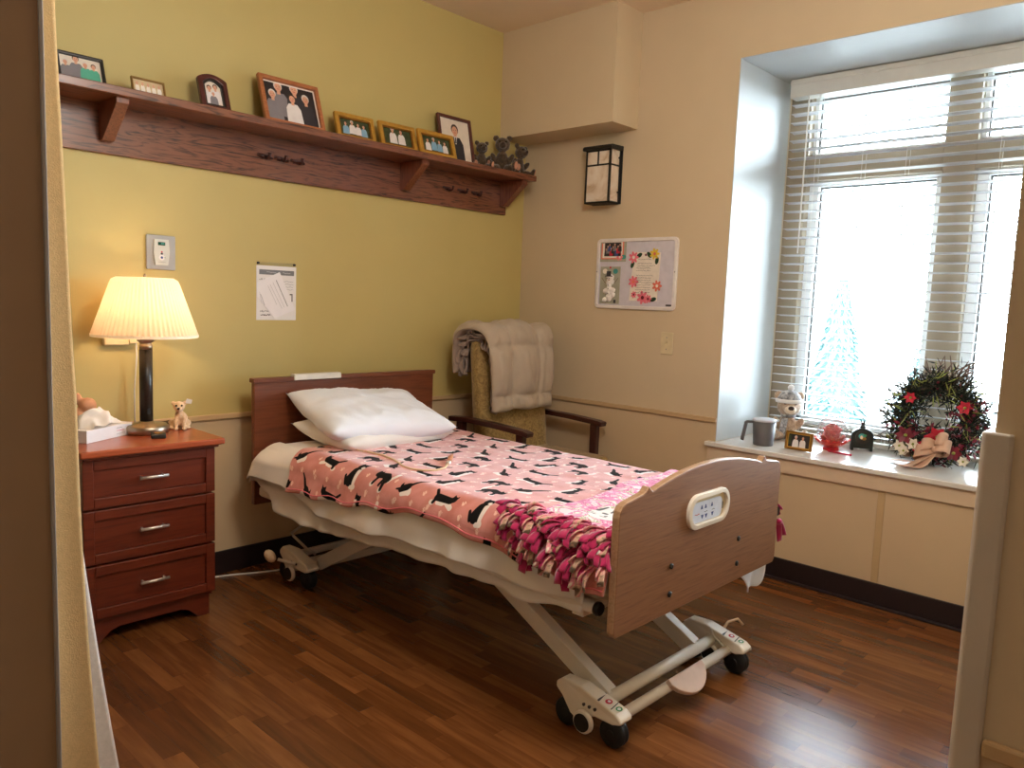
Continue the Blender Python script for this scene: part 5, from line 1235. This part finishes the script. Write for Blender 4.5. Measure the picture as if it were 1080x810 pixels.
# wreath leaning on the blind
wrh = thing('wreath', 'dried evergreen wreath with blush bow leaning against the blind', 'wreath', (.34, -2.245, SZ), (0, math.radians(8), 0))
CZ, RM = .205, .137
rw_ = random.Random(3)
def wp(a_, rr=RM): return Vector((0, -rr*math.cos(a_), CZ+rr*math.sin(a_)))
b = MB(); b.tube([wp(2*PI*i/36) for i in range(37)], .022, 'twig', 8, False)
for i in range(60):
    a_ = rw_.random()*2*PI; p = wp(a_, RM+rw_.uniform(-.03, .03)); q = wp(a_+rw_.uniform(.3, .6), RM+rw_.uniform(-.04, .05)); p.x += rw_.uniform(-.04, .03); q.x += rw_.uniform(-.05, .03); b.tube([p, (p+q)/2*1.0+Vector((rw_.uniform(-.02, .0), 0, 0)), q], .003, 'twig', 5)
for i in range(60):   # twigs sticking out toward the window middle and top
    a_ = rw_.choice((PI+rw_.uniform(-.9, .6), rw_.uniform(.9, 2.6))); p = wp(a_, RM+.02); d = wp(a_+rw_.uniform(-.35, .25), RM+rw_.uniform(.08, .15)); d.x += rw_.uniform(-.07, .02); m_ = (p+d)/2+Vector((0, 0, rw_.uniform(-.01, .02))); b.tube([p, m_, d], [.0036, .0028, .0018], 'twig', 5)
b.build('twig_ring', wrh)
def leafset(n, mat, ln, wd, spread, rng=None, name='evergreen_foliage', xo=0, kind=None):
    b = MB()
    for i in range(n):
        a_ = rw_.uniform(*(rng or (0, 2*PI))); rr = RM+rw_.gauss(0, .036); p = wp(a_, rr)+Vector((rw_.uniform(-.06, .03)+xo, 0, 0))
        out = wp(a_, 1)-wp(a_, 0); tan = Vector((0, math.sin(a_), math.cos(a_)))
        d = (out*rw_.uniform(-.3, 1)+tan*rw_.uniform(-1, 1)+Vector((rw_.uniform(-.8, .4), 0, 0))).normalized()*ln*rw_.uniform(.6, 1.3)
        w = d.cross(Vector((rw_.random()-.5, rw_.random()-.5, rw_.random()-.5))).normalized()*wd
        vs = [b.bm.verts.new(v) for v in (p, p+d*.5+w, p+d, p+d*.5-w)]; b._fin([b.bm.faces.new(vs)], mat)
    o_ = b.build(name, wrh, fix=False); o_['kind'] = 'stuff'; return o_
leafset(3600, 'needle', .05, .0036, 1, name='evergreen_foliage')
leafset(260, 'moss', .07, .003, 1, name='yellow_sprigs', xo=-.01)
leafset(260, 'burg', .03, .008, 1, (-2.9, .6), name='burgundy_leaves', xo=-.03)
b = MB()
for i in range(90):
    a_ = rw_.uniform(-2.6, 2.6) if i % 3 else rw_.uniform(-.6, .5); p = wp(a_, RM+rw_.gauss(0, .03))+Vector((rw_.uniform(-.07, -.01), 0, 0)); b.ell(p, rw_.uniform(.004, .007), 'burg', 1)
o_ = b.build('berries', wrh); o_['kind'] = 'stuff'
def bloom(y, z, x, r_, m_, n_=6):
    b = MB()
    for i in range(n_):
        a_ = 2*PI*i/n_; d = Vector((-.35, math.cos(a_), math.sin(a_))).normalized(); w_ = Vector((0, -math.sin(a_), math.cos(a_)))
        vs = [b.bm.verts.new(Vector((x, y, z))+v) for v in (Vector((0, 0, 0)), d*r_*.55+w_*r_*.32, d*r_, d*r_*.55-w_*r_*.32)]; b._fin([b.bm.faces.new(vs)], m_)
    b.ell((x-.004, y, z), r_*.2, 'moss', 1); b.build('flower', wrh, fix=False)
for y, z, r_, m_ in ((.12, .06, .03, 'cotton'), (.065, .075, .032, 'cotton'), (.1, .04, .028, 'cotton'), (-.03, .12, .05, 'poin'), (.0, .085, .045, 'poin'), (.1, .11, .045, 'burg'), (-.1, .06, .04, 'burg'), (-.14, .02, .026, 'cotton'), (-.12, .26, .035, 'poin'), (.1, .28, .03, 'poin'), (.03, .05, .035, 'poin')):
    bloom(y, max(.03, z), -.085, r_, m_)
for y, z in ((.085, .03), (.045, .035), (-.06, .05)):
    b = MB()
    for k_ in range(6): b.lathe([(.006, 0), (.016*(1-k_/7)+.004, .004), (.004, .009)], (-.08, y, max(.02, z)+.006*k_-.015), 'cone', 10)
    b.build('pine_cone', wrh)
b = MB()   # bow loops
for sg, ln in ((1, .07), (-1, .085)):
    for lay in (0, 1):
        def loop(u, v, sg=sg, ln=ln, lay=lay):
            th = PI*2*u; return Vector((-.115-.03*math.sin(th)+(v-.5)*.02, -.03-sg*ln*(1-math.cos(th))/2*(.9-.25*lay), .06+.03*lay+(v-.5)*.055*(1-.5*math.exp(-((u-0)*6)**2))+.012*math.sin(th)+sg*.02*u*(1-u)*4))
        b.grid(loop, 24, 4, 'burlap')
b.ell((-.118, -.03, .065), (.022, .016, .018), 'burlap'); o_ = b.build('bow', wrh); so = o_.modifiers.new('Solidify', 'SOLIDIFY'); so.thickness = .0015
for k_, (x1, y1) in enumerate(((-.215, .09), (-.235, .03), (-.12, .14))):
    b = MB()
    def tail(u, v, x1=x1, y1=y1, k_=k_):
        f = u; x = -.11+(x1+.11)*f; y = -.03+(y1+.03)*f; z = .06*(1-f)**2.2+.006+.006*math.sin(u*7+k_)
        d = Vector((x1+.11, y1+.03, 0)).normalized(); s_ = Vector((-d.y, d.x, 0))*(v-.5)*.045
        xx = x+s_.x; zz = z+ (-(xx)*math.sin(math.radians(8)))*-1*0
        return Vector((xx, y+s_.y, z+math.tan(math.radians(8))*xx*1.0*0+(-xx)*-.0)) 
    b.grid(tail, 16, 4, 'burlap'); o_ = b.build('ribbon_tail', wrh); so = o_.modifiers.new('Solidify', 'SOLIDIFY'); so.thickness = .001; o_.rotation_euler = (0, -math.radians(8), 0)

# ------------------------------------------------------------------ curtain at the left
ct = thing('privacy_curtain', 'pale gold privacy curtain hanging at the left beside the entry', 'curtain', (-3.2, -1.5, 0))
def curt(x0, y0, amp, mat, name, shift, zlo):
    b = MB()
    def f(u, v):
        z = zlo+(2.70-zlo)*v
        edge = -2.952+.02*min(1, max(0, (1.75-z)/.7))+.066*max(0, (1.15-z)/1.05)**1.6+shift*max(0, (1.0-z))**1.0
        x = -4.3+(edge+4.3)*u
        ph = u*6*2*PI+1.2
        y = y0+amp*(1 if u < .85 else .45)*math.cos(ph)*(.85+.15*math.sin(z*2+u*5))+.004*noise.noise(Vector((u*20, z*3, 1)))
        x += .02*math.sin(ph*2+.4)*(1 if u < .8 else 0)
        return Vector((x+3.2, y+1.5, z))
    b.grid(f, 220, 40, mat); o_ = b.build(name, ct); so = o_.modifiers.new('Solidify', 'SOLIDIFY'); so.thickness = .0025; return o_
curt(-4.3, -1.5, .03, 'curtain', 'curtain_cloth', -.03, .03)
curt(-4.3, -1.42, .03, 'lining', 'curtain_lining', .045, .02)
b = MB(); b.box((-1.4, -.02, 2.725), (.45, .02, 2.752), 'valance'); b.build('ceiling_track', ct, bevel=.002)

# ------------------------------------------------------------------ light
w = bpy.data.worlds.new('sky'); sc.world = w; w.use_nodes = True
bg = w.node_tree.nodes['Background']; bg.inputs[0].default_value = (.76, .89, 1.0, 1); bg.inputs[1].default_value = 24.0
def lamp(name, kind, loc, energy, color, size=.1, target=None, sy=None, **kw):
    d = bpy.data.lights.new(name, kind); d.energy = energy; d.color = color
    if kind == 'AREA':
        d.size = size
        if sy: d.shape = 'RECTANGLE'; d.size_y = sy
    elif kind == 'POINT': d.shadow_soft_size = size
    o_ = bpy.data.objects.new(name, d); COL.objects.link(o_); o_.location = loc
    if target: o_.rotation_euler = (Vector(target)-Vector(loc)).to_track_quat('-Z', 'Y').to_euler()
    return o_
p = lamp('sky_portal', 'AREA', (.72, -2.18, 1.5), 1, (1, 1, 1), 1.6, (-1, -2.18, 1.5), 1.85); p.data.cycles.is_portal = True
lamp('bulb_light', 'POINT', (lx, ly, NZ+.47), 2.5, (1, .70, .42), .035)
lamp('entry_fill_light', 'AREA', (-3.3, -3.7, 2.7), 1.2, (1, .95, .9), .7, (-3.3, -3.7, 0))  # weak fill lamp added behind the camera, no fixture there
lamp('room_fill_light', 'POINT', (-2.1, -2.3, 2.35), 25, (1, .97, .92), .25)  # added fill lamp above the view, lifts walls and ceiling; no real pendant

sc.view_settings.view_transform = 'Standard'; sc.view_settings.look = 'None'; sc.view_settings.exposure = 1.33; sc.view_settings.gamma = 1
sc.cycles.use_denoising = True
sc.cycles.max_bounces = 10; sc.cycles.diffuse_bounces = 6; sc.cycles.transparent_max_bounces = 12; sc.cycles.sample_clamp_indirect = 8
